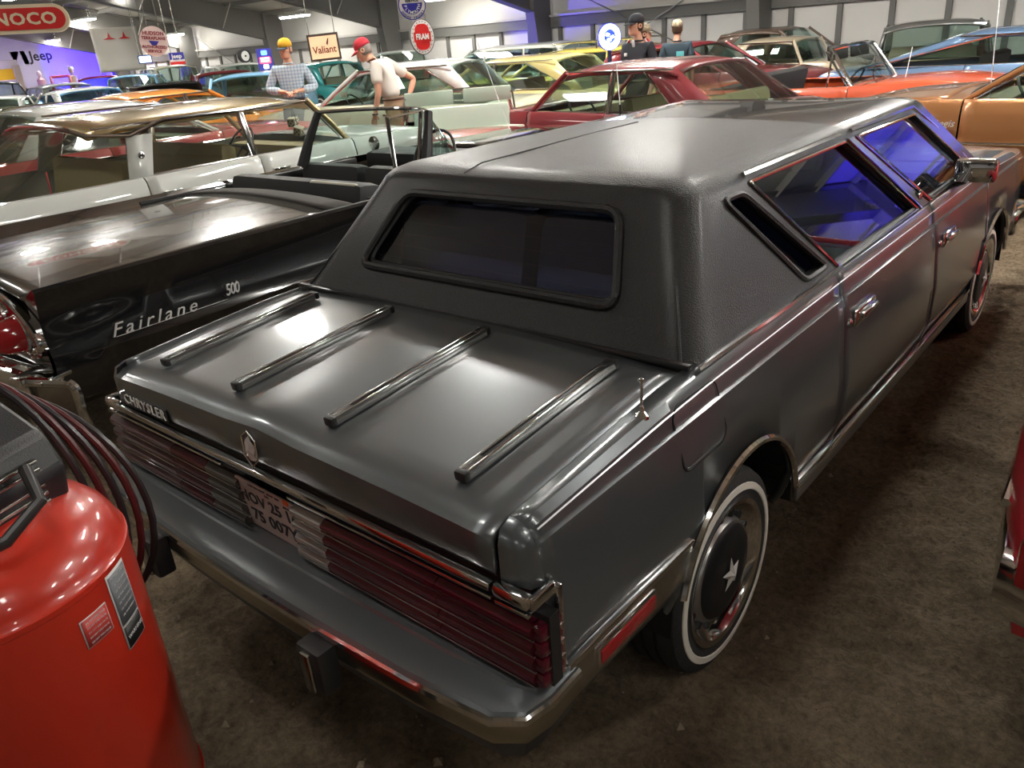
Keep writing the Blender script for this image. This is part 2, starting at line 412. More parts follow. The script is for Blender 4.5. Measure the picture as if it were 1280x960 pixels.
def seatmesh(W, m, hb=.52, head=False):
    b = MB(); b.box((0, .0, .0), (W, .5, .18), bev=.05); b.box((0, -.27, hb*.45), (W, .16, hb), (-.2, 0, 0), bev=.06)
    if head: b.box((0, -.36, hb*.8), (W*.5, .09, .17), (-.2, 0, 0), bev=.035)
    return b.mesh('seat', m, 50)
def put(name, me, parent, loc=(0, 0, 0), rot=(0, 0, 0)):
    o = bpy.data.objects.new(name, me); COL.objects.link(o); o.parent = parent; o.location = loc; o.rotation_euler = rot; return o
def steering(parent, loc, R=.2, m=BLACK, tilt=.95):
    b = MB(); b.tube([(R*cos(2*pi*i/24), R*sin(2*pi*i/24), 0) for i in range(24)], .012, 7, closed=True)
    b.tube([(-R, 0, 0), (0, 0, -.03), (R, 0, 0)], .01, 6); b.tube([(0, -R, 0), (0, 0, -.03)], .01, 6); b.tube([(0, 0, -.03), (0, 0, -.35)], .02, 8)
    o = b.build('steering_wheel', m, parent); o.location = loc; o.rotation_euler = (tilt, 0, 0); return o
def car(name, label, x, y, rz, col, cat='car', z=0, L=4.9, W=1.86, H=1.42, belt=.92, hood=.93, deck=.9, wsb=.95, wst=.25, bgt=-.95, bgb=-1.35,
        roofm=None, conv=False, inner=None, doors=4, wb=None, R=.33, ww=True, hub='chrome', fins=0, nose=.85, tail=.8, wagon=False, pick=False,
        lod=1, chrome=True, group=None, rack=False, wrap=0, cr=.5, sidetrim=True, open_hood=False, glassm=None, rearlights=True, spare=None, drop=.07, seath=False, rw_=None, rearb=None, reart=None, qglass=False, seatrows=None):
    x, y = MOVED.get(label, (x, y))
    root = thing(name, label, cat, (x, y, z), rz, group)
    inner = inner or mat('tan_interior', (.33, .27, .18), .7); roofm = roofm or col; glassm = glassm or GLASS
    hw = W/2; y0, y1 = -L/2, L/2; wb = wb or L*.57; ya, yf = -wb/2+(y0+y1)/2-.06*L/4.9, wb/2-.06; Ra = R+.05
    zk = [(y0, deck-drop-.04), (y0+.12, deck-drop*.3), (y0+.6, deck), (min(bgb, -.3), belt), (wsb, belt+.02), ((wsb+y1)/2, hood), (y1-.35, hood-.03), (y1-.06, hood-.1), (y1, hood-.17)]
    zk.sort(); zk = [k for i, k in enumerate(zk) if i == 0 or k[0]-zk[i-1][0] > .02]
    def plan(yy):
        e = min(yy-y0, y1-yy); return 1-.09*max(0, 1-e/.55)**2
    def sec(yy):
        zt_ = ip(zk, yy)[0]; k = plan(yy)*hw; fz = fins*max(0, 1-(yy-y0)/1.6)
        return [(.88*k, .25), (.965*k, .34), (1.0*k, .56), (.99*k, zt_-.13), (.965*k, zt_-.035+fz), (.935*k, zt_+fz), (.88*k, zt_+.004+fz*.25)]
    def clip(pts, zm):
        out = []
        for i, (px, pz) in enumerate(pts):
            if pz >= zm: out.append((px, pz)); continue
            j = next((k for k in range(i, len(pts)) if pts[k][1] > zm), len(pts)-1)
            a, b = pts[max(j-1, 0)], pts[j]; u = (zm-a[1])/max(1e-6, b[1]-a[1]); out.append((lerp(a[0], b[0], min(1, max(0, u))), zm))
        return out
    def side(ya_, yb_, sgn):
        n = max(3, int((yb_-ya_)/(.09 if lod else .22))); ys = lin(ya_, yb_, n)
        for c in (ya, yf):
            if lod or 1: ys += [c+Ra*cos(radians(a)) for a in range(0, 181, 12 if lod else 30) if ya_ < c+Ra*cos(radians(a)) < yb_]
        ys = sorted(set(round(q, 4) for q in ys)); G = []
        for q in ys:
            s = sec(q); zm = 0
            for c in (ya, yf):
                if abs(q-c) <= Ra: zm = R+sqrt(max(0, Ra*Ra-(q-c)**2))
            if q < ya-Ra or q > yf+Ra: zm = max(zm, .34)
            G.append([(sgn*px, q, pz) for px, pz in clip(s, zm)])
        return G
    d1 = wsb-.02; nd = doors//2; cabr = bgb if not wagon else -L*.2
    dl = 1.05 if nd == 2 else 1.35; ds = [d1-dl*i for i in range(nd+1)]
    g = .007
    halves = {-1: MB(), 1: MB()}
    for s in (-1, 1):
        halves[-1].grid(side(y0, ds[-1]-g, s)); halves[1].grid(side(ds[0]+g, y1, s))
    for q, sg in ((y0, -1), (y1, 1)):      # end faces
        s = sec(q); yy = [0, .03, .045, .04, .02, 0, 0]
        P = []
        for u in lin(-1, 1, 9):
            P.append([(u*s[i][0], q+sg*yy[i]*(1-u*u*.999), s[i][1] if s[i][1] > .345 else .34) for i in range(6)])
        halves[sg].grid(P)
    halves[-1].build('rear_body', col, root); halves[1].build('front_body', col, root)
    for i in range(nd):
        for s in (-1, 1):
            dm = MB().grid(side(ds[i+1]+g, ds[i]-g, s)).build('door', col, root, solid=.02)
            if lod:
                ys_ = ds[i+1]+.17; zz = ip(zk, ys_)[0]-.13
                MB().box((s*(hw*.995+.012), ys_, zz), (.022, .17, .025), bev=.008).build('door_handle', CHROME, dm)
    def top(a, b, n=12, arch=.03, sm=None):
        G = []
        for q in lin(a, b, n):
            s = sec(q)[-1]; G.append([(u*s[0], q, s[1]+arch*(1-u*u)) for u in lin(-1, 1, 13)])
        return G
    if pick:
        bed = MB(); bl = bgb-.12; s = hw*.86
        bed.box((0, (y0+bl)/2, .55), (2*s, bl-y0-.1, .05)); 
        for q in (-1, 1): bed.box((q*s*1.01, (y0+bl)/2, deck-.1), (.1, bl-y0, .25))
        bed.box((0, bl, .7), (2*s, .06, .4)); bed.box((0, y0+.06, .7), (2*s, .06, .4)); bed.build('cargo_bed', col, root)
    elif not wagon:
        MB().grid(top(y0+.0, bgb-.04)).build('trunk_lid', col, root, solid=.015)
    hd = MB().grid(top(wsb+.12, y1)).build('hood', col, root, solid=.015)
    if lod: MB().grid(top(wsb-.05, wsb+.11, 3)).build('cowl', col, root)
    # underbody and wheel wells: dark boxes put in to block light
    u = MB().box((0, 0, .36), (W*.84, L*.9, .2)); u.box((0, (y1+wsb)/2+.1, .6), (W*.5, (y1-wsb)*.8, .3))
    if not pick: u.box((0, (y0+bgb)/2, .58), (W*.6, max(.2, (bgb-y0)*.8), .4))
    u.build('underbody', DARK, root, 0)
    # cabin
    if rw_ is None: rw_ = .385
    rw = W*rw_; ze = H-.075
    def belt_x(q): return sec(q)[5][0]-.03
    zb = belt+.012
    wsr, bgr = (wsb, wst), (bgb, bgt)
    rb = bgb if not wagon else y0+.12; rt = bgt if not wagon else y0+.3
    if not conv:
        G = []
        for q in lin(rt-.05, wst+.03, 10 if lod else 6):
            e = min(q-rt+.05, wst+.03-q); dz = -.05*max(0, 1-e/.4)**2
            G.append([(v*rw*1.02, q, H+dz-.075*abs(v)**3.2) for v in lin(-1, 1, 13)])
        MB().grid(G).build('roof', roofm, root, solid=.035)
        Gw = lambda yb, yt, bow, top_: [[(v*lerp(hw*.84, rw*.96, t), lerp(yb, yt, t)+bow*(1-v*v)*(1-t*.5), lerp(zb, ze-.005+.03*(1-v*v), t)) for v in lin(-1, 1, 9)] for t in lin(0, 1, 5)]
        ws = MB().grid(Gw(wsb, wst+.02, .12+wrap, 0)).build('windshield', glassm, root)
        bg = MB().grid(Gw(rb, rt-.03, -.08 if not wagon else -.03, 0)).build('rear_window', glassm, root)
        pm = roofm
        def P(yb, yt, r=.028, nm='pillar', m=None):
            b = MB()
            for s in (-1, 1):
                b2 = MB().tube([(s*(hw*.87), yb, zb-.02), (s*(lerp(hw*.87, rw, .55)+.006), lerp(yb, yt, .55), lerp(zb, ze, .55)), (s*rw, yt, ze+.01)], r, 8)
                b2.build(nm, m or pm, root)
        P(wsb, wst, .026); 
        sg0 = wst+.02; 
        # side windows between belt and roof edge
        fb = wsb-.05; nb = nd; rearb_, reart_ = rearb, reart; rearb = rearb_ if rearb_ is not None else rb+(.02 if wagon else cr*.35); reart = reart_ if reart_ is not None else rt+(.1 if wagon else cr)
        divs_b = [fb]; divs_t = [wst]
        for i in range(1, nd+ (1 if wagon else 0)):
            divs_b.append(ds[i]); divs_t.append(min(ds[i]-.02, wst-.3*i))
        divs_b.append(rearb); divs_t.append(reart)
        for i in range(len(divs_b)-1):
            for s in (-1, 1):
                a, b_, c, d = divs_b[i]-.03, divs_b[i+1]+.03, divs_t[i]-.03, divs_t[i+1]+.03
                if c < d+.05: continue
                def pt(yq, t): return (s*lerp(hw*.885, rw*1.0, t), yq, lerp(zb, ze-.01, t))
                w_ = MB().grid([[pt(lerp(a, c, t), t), pt(lerp(b_, d, t), t)] for t in (0, 1)]).build('side_window', glassm, root)
                if chrome and lod: MB().tube([pt(a, 0), pt(b_, 0), pt(d, 1), pt(c, 1)], .012, 6, closed=True).build('window_frame', CHROME, w_)
            if i < len(divs_b)-2: P(divs_b[i+1], divs_t[i+1], .022, 'pillar', CHROME if chrome and lod else pm)
        # rear quarter: solid metal between last window and back glass
        for s in (-1, 1):
            G = [[(s*(lerp(hw*.89, rw*1.01, t)), lerp(rearb, reart, t), lerp(zb-.03, ze, t)), (s*lerp(hw*.86, rw*.97, t), lerp(rb, rt-.03, t), lerp(zb-.03, ze, t))] for t in lin(0, 1, 4)]
            if qglass:
                MB().grid([[(s*lerp(hw*.89, rw, t), lerp(rearb-.17, reart-.17, t), lerp(zb, ze-.1, t)), (s*lerp(hw*.86, rw*.97, t), lerp(rb+.03, rt-.03, t), lerp(zb, ze-.1, t))] for t in (0, 1)]).build('quarter_window', glassm, root)
                pb = MB().grid([[(s*(lerp(hw*.905, rw*1.03, t)), lerp(rearb, reart, t)+.02, lerp(zb-.03, ze, t)), (s*lerp(hw*.90, rw*1.03, t), lerp(rearb-.17, reart-.20, t), lerp(zb-.03, ze, t))] for t in lin(0, .8, 4)]).build('pillar', col, root, solid=.02)
                T = Matrix.Translation((s*lerp(hw*.905, rw*1.03, .4), rearb-.02, lerp(zb, ze, .4)))@Matrix.Rotation(s*pi/2, 4, 'Y')
                MB().lathe([(.026, 0), (.026, .012), (.016, .016), (0, .012)], 16, T).build('pillar_badge', CHROME, pb)
                MB().tube([(s*rw*1.05, wst-.1, ze), (s*rw*1.06, reart+.1, ze+.005), (s*rw*1.06, reart-.2, ze-.08), (s*rw*1.03, rt-.05, ze-.04)]+[(s*v*rw*1.02, rt-.07, H-.045-.075*v**3.2) for v in (.8, .6, .4, .2, 0)], .016, 8).build('roof_moulding', CHROME, root)
            else: MB().grid(G).build('pillar', pm, root, solid=.02)
        if chrome and lod:
            for s in (-1, 1): MB().tube([(s*rw*1.025, q, ze+.0) for q in lin(rt, wst, 6)], .011, 6).build('drip_rail', CHROME, root)
    else:
        Gw = [[(v*lerp(hw*.86, rw*.98, t), lerp(wsb, wst+.02, t)+(.12+wrap)*(1-v*v)*(1-t*.5), lerp(zb, H-.02+.02*(1-v*v), t)) for v in lin(-1, 1, 11)] for t in lin(0, 1, 5)]
        ws = MB().grid(Gw).build('windshield', glassm, root)
        MB().tube(Gw[-1], .022, 8).build('windshield_frame', CHROME, ws)
        for s in (0, -1): MB().tube([r[s] for r in Gw], .024, 8).build('windshield_frame', CHROME, ws)
        for s in (-1, 1):
            vw = MB().tube([(s*hw*.87, wsb-.05, zb), (s*hw*.87, wsb-.3, zb), (s*hw*.84, wsb-.27, H-.07), (s*rw, wst-.04, H-.04)], .013, 6, closed=True).build('vent_window', CHROME, root)
        if lod:
            for s in (-1, 1):
                MB().box((s*.36, wst-.03, H-.07), (.6, .035, .17), (.12, 0, 0), bev=.02).build('sun_visor', inner, root)
    fl = MB().box((0, (wsb+bgb)/2, .3), (W*.8, wsb-bgb, .06)).build('cabin_floor', mat('dark_carpet', (.05, .045, .04), .9), root, 0)
    sm = seatmesh(W*.68 if not seath else W*.3, inner, .5, seath)
    rows = [wsb-.95] + ([wsb-1.85] if not pick and nd > 1 or L > 4.8 and not pick else [])
    for q in rows:
        if q-.4 < bgb-.15 and not wagon: q = bgb+.35
        if seath and q == rows[0]:
            for s in (-1, 1): put('seat', sm, root, (s*W*.2, q, .58))
        else: put('seat', sm, root, (0, q, .58), (0, 0, 0))
    if conv: MB().box((0, bgb+.02, zb-.02), (W*.86, .25, .06), bev=.02).build('folded_top_cover', inner, root)
    MB().box((0, wsb-.12, belt-.1), (W*.8, .3, .16), bev=.05).build('dashboard', inner, root)
    if lod: steering(root, (-.37, wsb-.42, belt-.02), .2)
    # wheels
    for s in (-1, 1):
        for q in (ya, yf): wheel(root, (s*(hw-.12), q, R-.005), s, R, .19, hub, ww, lod)
    # bumpers, lamps, grille
    for q, sg, nm in ((y0-.1, -1, 'bumper'), (y1+.08, 1, 'bumper')):
        pts = [(-hw*.97, q-sg*.35, .47), (-hw*.93, q-sg*.08, .47), (-hw*.7, q, .47), (0, q+sg*.04, .47), (hw*.7, q, .47), (hw*.93, q-sg*.08, .47), (hw*.97, q-sg*.35, .47)]
        b = MB(); G = []
        for dz, dy in ((-.085, -.03), (-.07, .0), (-.02, .015), (.02, .015), (.07, .0), (.085, -.05)):
            G.append([(px, py+sg*dy, pz+dz) for px, py, pz in pts])
        b.grid(G).build('bumper', CHROME if chrome else DULLCHROME, root, 40, solid=.01)
    for s in (-1, 1):
        T = Matrix.Translation((s*hw*.72, y1+.035, hood-.25))@Matrix.Rotation(-pi/2, 4, 'X')
        MB().lathe([(.1, -.03), (.1, .02), (.085, .03)], 18, T).build('headlight_ring', CHROME, root)
        MB().lathe([(.085, .02), (.05, .035), (0, .04)], 18, T).build('headlight', CLEARLENS, root)
        if rearlights: MB().box((s*hw*.74, y0-.05, deck-.24), (.3, .05, .13), bev=.02).build('tail_light', REDLENS, root)
    gr = MB().box((0, y1+.04, .66), (hw*1.05, .04, .2), bev=.01).build('grille', BLACK, root)
    if lod:
        for i in range(5): MB().box((0, y1+.065, .59+.035*i), (hw*1.04, .012, .01)).build('grille_bar', CHROME, gr, 0)
        if sidetrim:
            for s in (-1, 1): MB().tube([(s*(sec(q)[2][0]+.008), q, .6) for q in [y0+.15, -1.0, 0, 1.2, y1-.3]], .012, 6).build('side_moulding', CHROME, root)
    if rack:
        r = MB()
        for s in (-1, 1): r.tube([(s*rw*.8, rt+.2, H+.09), (s*rw*.8, wst-.2, H+.09)], .014, 6)
        for q in lin(rt+.25, wst-.25, 5): r.tube([(-rw*.8, q, H-.04), (-rw*.8, q, H+.09), (rw*.8, q, H+.09), (rw*.8, q, H-.04)], .011, 6)
        r.build('roof_rack', CHROME, root)
    if open_hood:
        hd.parent = rig('hood_hinge', root, (0, wsb+.12, belt), (radians(28), 0, 0)); hd.location = (0, -(wsb+.12), -belt)
    return root
# ---------------------------------------------------------------- the grey limousine in front
LP = mat('limo_grey_metallic', (.135, .150, .160), .32, .6, 1, bump=(900, .02))
LP.node_tree.nodes['Principled BSDF'].inputs['Coat Roughness'].default_value = .11
VINYL = mat('black_vinyl', (.014, .014, .0145), .42, 0, 0, bump=(240, .5, 3), spec=.45)
VINYL.node_tree.nodes['Principled BSDF'].inputs['Coat Weight'].default_value = .2
VINYL.node_tree.nodes['Principled BSDF'].inputs['Coat Roughness'].default_value = .27
TINT = glass('tinted_glass', (.34, .37, .46), .95)
NAVY = mat('navy_velour', (.10, .13, .24), .8)
RTINT = glass('rear_glass', (.50, .52, .62), .35)
def limo():
    root = thing('limousine', 'dark grey metallic limousine with black vinyl roof and four chrome rails on its trunk', 'car')
    Y0 = -.80; RC, FC, RA = (.05, .31), (3.2, .30), .375
    # longitudinal rows (y, x, z) of the right flank, bottom to top
    rows = [
        [(-.8, .80, .27), (4.1, .80, .27)],
        [(-.8, .835, .33), (3.8, .84, .33), (4.1, .80, .33)],
        [(-.8, .862, .44), (0, .872, .44), (3.6, .872, .44), (4.1, .83, .44)],
        [(-.8, .862, .60), (0, .873, .60), (3.6, .873, .60), (4.1, .83, .60)],
        [(-.8, .850, .80), (0, .857, .80), (3.6, .857, .79), (4.1, .825, .76)],
        [(-.8, .838, .868), (0, .844, .875), (3.6, .844, .86), (4.1, .82, .82)],
        [(-.8, .826, .872), (0, .832, .879), (3.6, .832, .864), (4.1, .81, .824)],
        [(-.8, .820, .895), (-.1, .824, .93), (1, .824, .935), (2.6, .824, .935), (3.6, .826, .90), (4.1, .79, .86)],
        [(-.8, .803, .908), (-.1, .811, .952), (1, .811, .957), (2.6, .811, .957), (3.6, .805, .915), (4.1, .775, .87)],
        [(-.8, .773, .912), (-.1, .773, .962), (1, .785, .962), (2.6, .785, .962), (3.6, .77, .92), (4.1, .74, .872)]]
    def sec(y): return [ip(r, y) for r in rows]
    def clip(pts, zm):
        out = []
        for i, (px, pz) in enumerate(pts):
            if pz >= zm: out.append((px, pz)); continue
            j = next(k for k in range(len(pts)) if pts[k][1] > zm); a, b = pts[j-1], pts[j]
            u = (zm-a[1])/(b[1]-a[1]); out.append((lerp(a[0], b[0], u), zm))
        return out
    def panel(a, b, s, g=0):
        ys = lin(a, b, max(3, int((b-a)/.05)))
        for c, _ in (RC, FC): ys += [c+RA*cos(radians(t)) for t in range(0, 181, 5) if a < c+RA*cos(radians(t)) < b]
        G = []
        for y in sorted(set(round(q, 4) for q in ys)):
            zm = 0
            for c, zc in (RC, FC):
                if abs(y-c) <= RA: zm = zc+sqrt(max(0, RA*RA-(y-c)**2))
            if y < RC[0]-RA: zm = max(zm, .455)
            G.append([(s*px, y, pz) for px, pz in clip(sec(y), zm)])
        return MB().grid(G)
    seams = [Y0, .815, 1.93, 2.93, 4.1]; nm = ['quarter_panel', 'rear_door', 'front_door', 'front_fender']
    panels = {}
    for s in (1, -1):
        for i, n in enumerate(nm):
            o = panel(seams[i]+(.005 if i else 0), seams[i+1]-.005, s).build(n, LP, root, 24); panels[(s, n)] = o
            k = o.modifiers.new('t', 'SOLIDIFY'); k.thickness = .025; k.offset = -1 if s > 0 else 1
            k.offset = -1
    # arch lips, inner wells
    for s in (1, -1):
        for c, zc in (RC, FC):
            pts = [(s*.878, c+RA*cos(radians(t)), zc+RA*sin(radians(t))) for t in range(12, 165, 6)]
            MB().tube(pts, .011, 6).build('wheel_arch_trim', CHROME, root)
            P = [[(s*xx, c+(RA+.01)*cos(radians(t)), zc+(RA+.01)*sin(radians(t))) for t in range(0, 181, 10)] for xx in (.86, .45)]
            w = MB().grid(P); w.add([(s*.45, c+(RA+.01)*cos(radians(t)), zc+(RA+.01)*sin(radians(t))) for t in range(0, 181, 10)], [tuple(range(19))])
            w.build('wheel_well', DARK, root, 0)
    b = MB(); b.box((0, 1.62, .33), (1.5, 2.4, .16)); b.box((0, -.55, .55), (1.5, .45, .35)); b.box((0, 3.2, .6), (.85, 1.5, .45))
    b.build('underbody', DARK, root, 0)
    # chrome and grey side mouldings
    for s in (1, -1):
        q = panels[(s, 'quarter_panel')]
        MB().box((s*.873, -.515, .572), (.016, .52, .016), bev=.004).build('side_moulding', CHROME, root)
        MB().box((s*.868, -.50, .515), (.012, .50, .085), bev=.004).build('lower_moulding', DULLCHROME, root)
        mk = MB().box((s*.876, -.56, .522), (.012, .24, .052), bev=.004).build('side_marker', CHROME, root)
        MB().box((s*.880, -.56, .522), (.012, .222, .034), bev=.003).build('marker_lens', REDLENS, mk)
        MB().box((s*.872, .62, .385), (.02, .38, .012), bev=.004).build('side_moulding', CHROME, root)
        MB().box((s*.86, 1.63, .345), (.02, 2.3, .016), bev=.004).build('rocker_moulding', CHROME, root)
        MB().box((s*.858, 1.63, .31), (.012, 2.3, .05), bev=.004).build('rocker_moulding', mat('satin_metal', (.35, .34, .33), .3, .8), root)
        for a, c in ((-.78, .81), (.82, 1.925), (1.935, 2.925), (2.935, 4.0)):      # pin stripe along the crease
            ys = lin(a, c, 8); MB().tube([(s*(ip(rows[7], y)[0]+.003), y, ip(rows[7], y)[1]-.008) for y in ys], .0025, 4).build('pin_stripe', mat('pale_stripe', (.5, .5, .52), .3, .5), root)
        for yy, n in ((.90, 'rear_door'), (2.03, 'front_door')):
            h = MB().box((s*.864, yy+.09, .785), (.014, .2, .06), bev=.006).build('door_handle', CHROME, panels[(s, n)])
            MB().box((s*.877, yy+.10, .79), (.02, .15, .022), bev=.006).build('handle_grip', CHROME, panels[(s, n)])
            MB().lathe([(.016, 0), (.016, .008), (.008, .012), (0, .012)], 14, Matrix.Translation((s*.860, yy-.055, .785))@Matrix.Rotation(s*pi/2, 4, 'Y')).build('door_lock', CHROME, panels[(s, n)])
    # fuel door on the right quarter: ring groove and cover
    def sx_at(y, z):
        S = sec(y)
        for p, q in zip(S, S[1:]):
            if p[1] <= z <= q[1]: return lerp(p[0], q[0], (z-p[1])/(q[1]-p[1]))
        return S[-1][0]
    MB().tube([(sx_at(-.165+a_, .845+b_)+.0004, -.165+a_, .845+b_) for a_, b_ in rrect(.22, .165, .035)], .0028, 6, closed=True).build('fuel_door_gap', mat('seam_dark', (.01, .01, .012), .6), root)
    MB().tube([(sx_at(-.165+a_, .845+b_)-.0006, -.165+a_, .845+b_) for a_, b_ in rrect(.209, .154, .03)], .0028, 6, closed=True).build('fuel_door', LP, root)
    # ---- trunk lid
    ang = .0
    def deckz(y): return ip(rows[9], y)[1]
    G = []
    def ridge(x, y): # low centre peak that fades to the front
        return .010*max(0, 1-abs(x)/.16)*max(0, 1-(y+.82)/.3)
    for y in [-.835]+lin(-.82, -.135, 16):
        z = deckz(max(y, -.8))-.006
        e = max(0, (-.79-y)/.045)
        G.append([(x, y, z+.022*(1-(x/.77)**2)-.018*e*e+ridge(x, y)+.012*max(0, 1-abs(abs(x)-.36)/.3)*max(0, min(1, (-.2-y)/.2))*0) for x in lin(-.765, .765, 31)])
    # rear face of the lid curving under
    R0 = G[0]; H_ = [[(x, y_, lerp(p[2], .790, t)) for (x, _, zz), p in zip(R0, R0)] for y_, t in ((-.8475, .82), (-.842, .95))]
    H1 = [[(p[0], -.8485, lerp(p[2], .79, .08)) for p in R0]]+[[(p[0], -.850, lerp(p[2], .79, .3)) for p in R0]]
    full = H_[::-1]+H1[::-1]+G
    lid = MB().grid(full).build('trunk_lid', LP, root, 22, solid=.018)
    for x in (-.59, -.205, .195, .62):
        z0, z1 = deckz(-.76)+.020*(1-(x/.77)**2)+.004, deckz(-.21)+.020*(1-(x/.77)**2)+.004
        L_ = .55; a = math.atan2(z1-z0, L_)
        r = rig('luggage_rail', root, (x, -.485, (z0+z1)/2+.006), (a, 0, 0))
        MB().box((0, 0, -.004), (.030, L_, .014), bev=.003).build('rail_base', mat('rail_metal', (.55, .56, .55), .25, .9), r)
        for q in (-.011, .011): MB().box((q, 0, .006), (.006, L_-.004, .012), bev=.002).build('rail_rib', CHROME, r)
        MB().box((0, .02, .005), (.013, L_-.10, .006), bev=.001).build('rail_insert', BLACK, r)
        for q in (-1, 1):
            e_ = MB().box((0, q*(L_/2+.004), .001), (.033, .018, .024), bev=.006).build('end_cap', BLACK, r)
    # corner post between lid and flank, vertical rear edges
    for s in (1, -1):
        P = [[(s*.776, -.842, .785), (s*.80, -.840, .785), (s*.838, -.828, .785), (s*.852, -.80, .785)],
             [(s*.776, -.842, .87), (s*.80, -.840, .868), (s*.828, -.828, .862), (s*.841, -.80, .856)],
             [(s*.776, -.832, .902), (s*.80, -.828, .898), (s*.820, -.815, .890), (s*.826, -.80, .885)],
             [(s*.776, -.80, .913), (s*.79, -.80, .912), (s*.804, -.80, .908), (s*.821, -.80, .896)]]
        MB().grid(P).build('corner_panel', LP, root, 50)
    # tail panel
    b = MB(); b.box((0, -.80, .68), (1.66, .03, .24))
    b.build('tail_panel', mat('dark_grey_paint', (.05, .055, .06), .4, .4), root, 0)  # tail panel in a darker grey than the body panels
    # lamps: ribbed bars
    dark_red = mat('tail_lens_red', (.085, .004, .014), .15, 0, .6, bump=(300, .05)); pink = mat('tail_lens_faded', (.085, .022, .028), .35, 0, .5); grey = mat('reverse_lens', (.33, .33, .31), .25, .1, 1); brown = mat('reverse_lens_dull', (.06, .05, .04), .3, 0, 1)
    for s, segs in ((1, [(.095, .215, grey), (.217, .60, dark_red), (.602, .855, dark_red)]), (-1, [(.145, .30, brown), (.302, .49, dark_red), (.492, .875, pink)])):
        tl = MB().box((s*.485, -.815, .655), (.79, .03, .17)).build('tail_lamp', BLACK, root, 0)
        for k in range(4):
            zc = .592+.0385*k; h = .0355
            for a, c, m in segs:
                T = Matrix(((0, 0, 1, min(s*a, s*c)), (1, 0, 0, -.835), (0, 1, 0, zc), (0, 0, 0, 1)))
                MB().prism([(.02, -h/2), (-.010, -h/2), (-.027, -h*.1), (-.027, h*.2), (-.012, h/2), (.02, h/2)], abs(c-a), T).build('lens_bar', m, tl, 0)
                if c > .84:      # wrapped end of the bar on the flank
                    MB().box((s*.860, -.818, zc), (.032, .070, h), bev=.008).build('lens_bar', m, tl, 40)
            MB().box((s*.485, -.8628, zc-h*.22), (.76, .004, .0035)).build('lens_strip', CHROME, tl, 0)
            MB().box((s*.8772, -.815, zc-h*.30), (.003, .06, .0035)).build('lens_strip', CHROME, tl, 0)
    # chrome strips above the lamps
    MB().box((0.0, -.857, .781), (1.53, .022, .020), bev=.006).build('tail_strip', CHROME, root)
    for x0, x1 in ((-.80, -.20), (.10, .765)): MB().box(((x0+x1)/2, -.857, .755), (x1-x0, .016, .008), bev=.003).build('tail_strip', CHROME, root)
    for s in (1, -1):
        b = MB().box((s*.815, -.856, .781), (.085, .024, .028), bev=.007); b.box((s*.862, -.825, .781), (.016, .07, .028), bev=.006)
        b.box((s*.815, -.856, .752), (.085, .016, .010), bev=.003); b.build('corner_trim', CHROME, root)
        MB().box((s*.868, -.785, .68), (.014, .014, .21), bev=.004).build('corner_trim', CHROME, root)
    # licence plate
    PT = frame_to((-.030, -.842, .652), (1, 0, -.02), (0, -.10, 1))
    pl = MB().prism(rrect(.262, .158, .012), .004, PT@Matrix.Translation((0, 0, 0))).build('licence_plate', mat('plate_paper', (.62, .56, .52), .6, noise=(14, (.50, .45, .42), .3)), root)
    ink = mat('plate_ink', (.02, .02, .025), .6)
    PT2 = PT@Matrix.Translation((0, 0, .0045))
    def PTx(x, y): return PT2@Matrix.Translation((x, y, 0))
    text('plate_text', 'NOV 25 16', .052, PTx(.0, .022), ink, pl, .0006, bold=.0012, sx=1.05)
    text('plate_text', '75 007Y', .056, PTx(.006, -.036), ink, pl, .0006, bold=.0014, sx=1.08)
    text('plate_text', 'VALID WITH PERMIT   SEDAN   GREY', .0085, PTx(0, .068), ink, pl, .0004)
    text('plate_text', 'SEDAN', .010, PTx(.095, .052), ink, pl, .0004); text('plate_text', 'DAY', .010, PTx(.01, .056), ink, pl, .0004)
    MB().prism(rrect(.02, .015, .003), .003, PTx(.100, .074)).build('plate_sticker', mat('orange_sticker', (.85, .16, .03), .5), pl)
    # badges
    silver = mat('badge_silver', (.72, .72, .70), .35, .3)
    bgp = MB().box((-.60, -.8515, .822), (.265, .005, .040), bev=.002).build('badge_plate', BLACK, root)
    text('badge_letters', 'CHRYSLER', .044, frame_to((-.60, -.8555, .822), (1, 0, 0), (0, .02, 1)), mat('badge_bright', (.80, .80, .78), .5), bgp, .0015, space=1.16, sx=1.08)
    em = rig('star_emblem', root, (-.035, -.853, .845), (pi/2-.05, 0, 0))
    ring = [(cos(radians(90+60*i))*.033*.9, sin(radians(90+60*i))*.052*.9) for i in range(6)]
    MB().tube([(x, y, .004) for x, y in [(0, .05), (.03, .03), (.028, -.025), (0, -.05), (-.028, -.025), (-.03, .03)]], .003, 6, closed=True).build('emblem_ring', CHROME, em)
    for i in range(5):
        a0, a1 = radians(90+72*i), radians(90+72*i+72)
        c0, c1 = (cos(a0)*.026, sin(a0)*.038), (cos(a1)*.026, sin(a1)*.038)
        MB().add([(0, 0, .010), (c0[0], c0[1], .002), (lerp(c0[0], c1[0], .5), lerp(c0[1], c1[1], .5), .006), (c1[0], c1[1], .002)], [(0, 1, 2), (0, 2, 3)]).build('emblem_facet', silver, em, 0)
    # bumper
    bp = [(-.875, -.74), (-.878, -.84), (-.865, -.905), (-.81, -.945), (-.6, -.968), (-.3, -.98), (0, -.984), (.3, -.98), (.6, -.968), (.81, -.945), (.865, -.905), (.878, -.84), (.875, -.74)]
    def off(i, o):
        a = Vector(bp[max(i-1, 0)]); c = Vector(bp[min(i+1, len(bp)-1)]); t = (c-a).normalized(); n_ = Vector((t.y, -t.x)); p = Vector(bp[i])+n_*o; return p
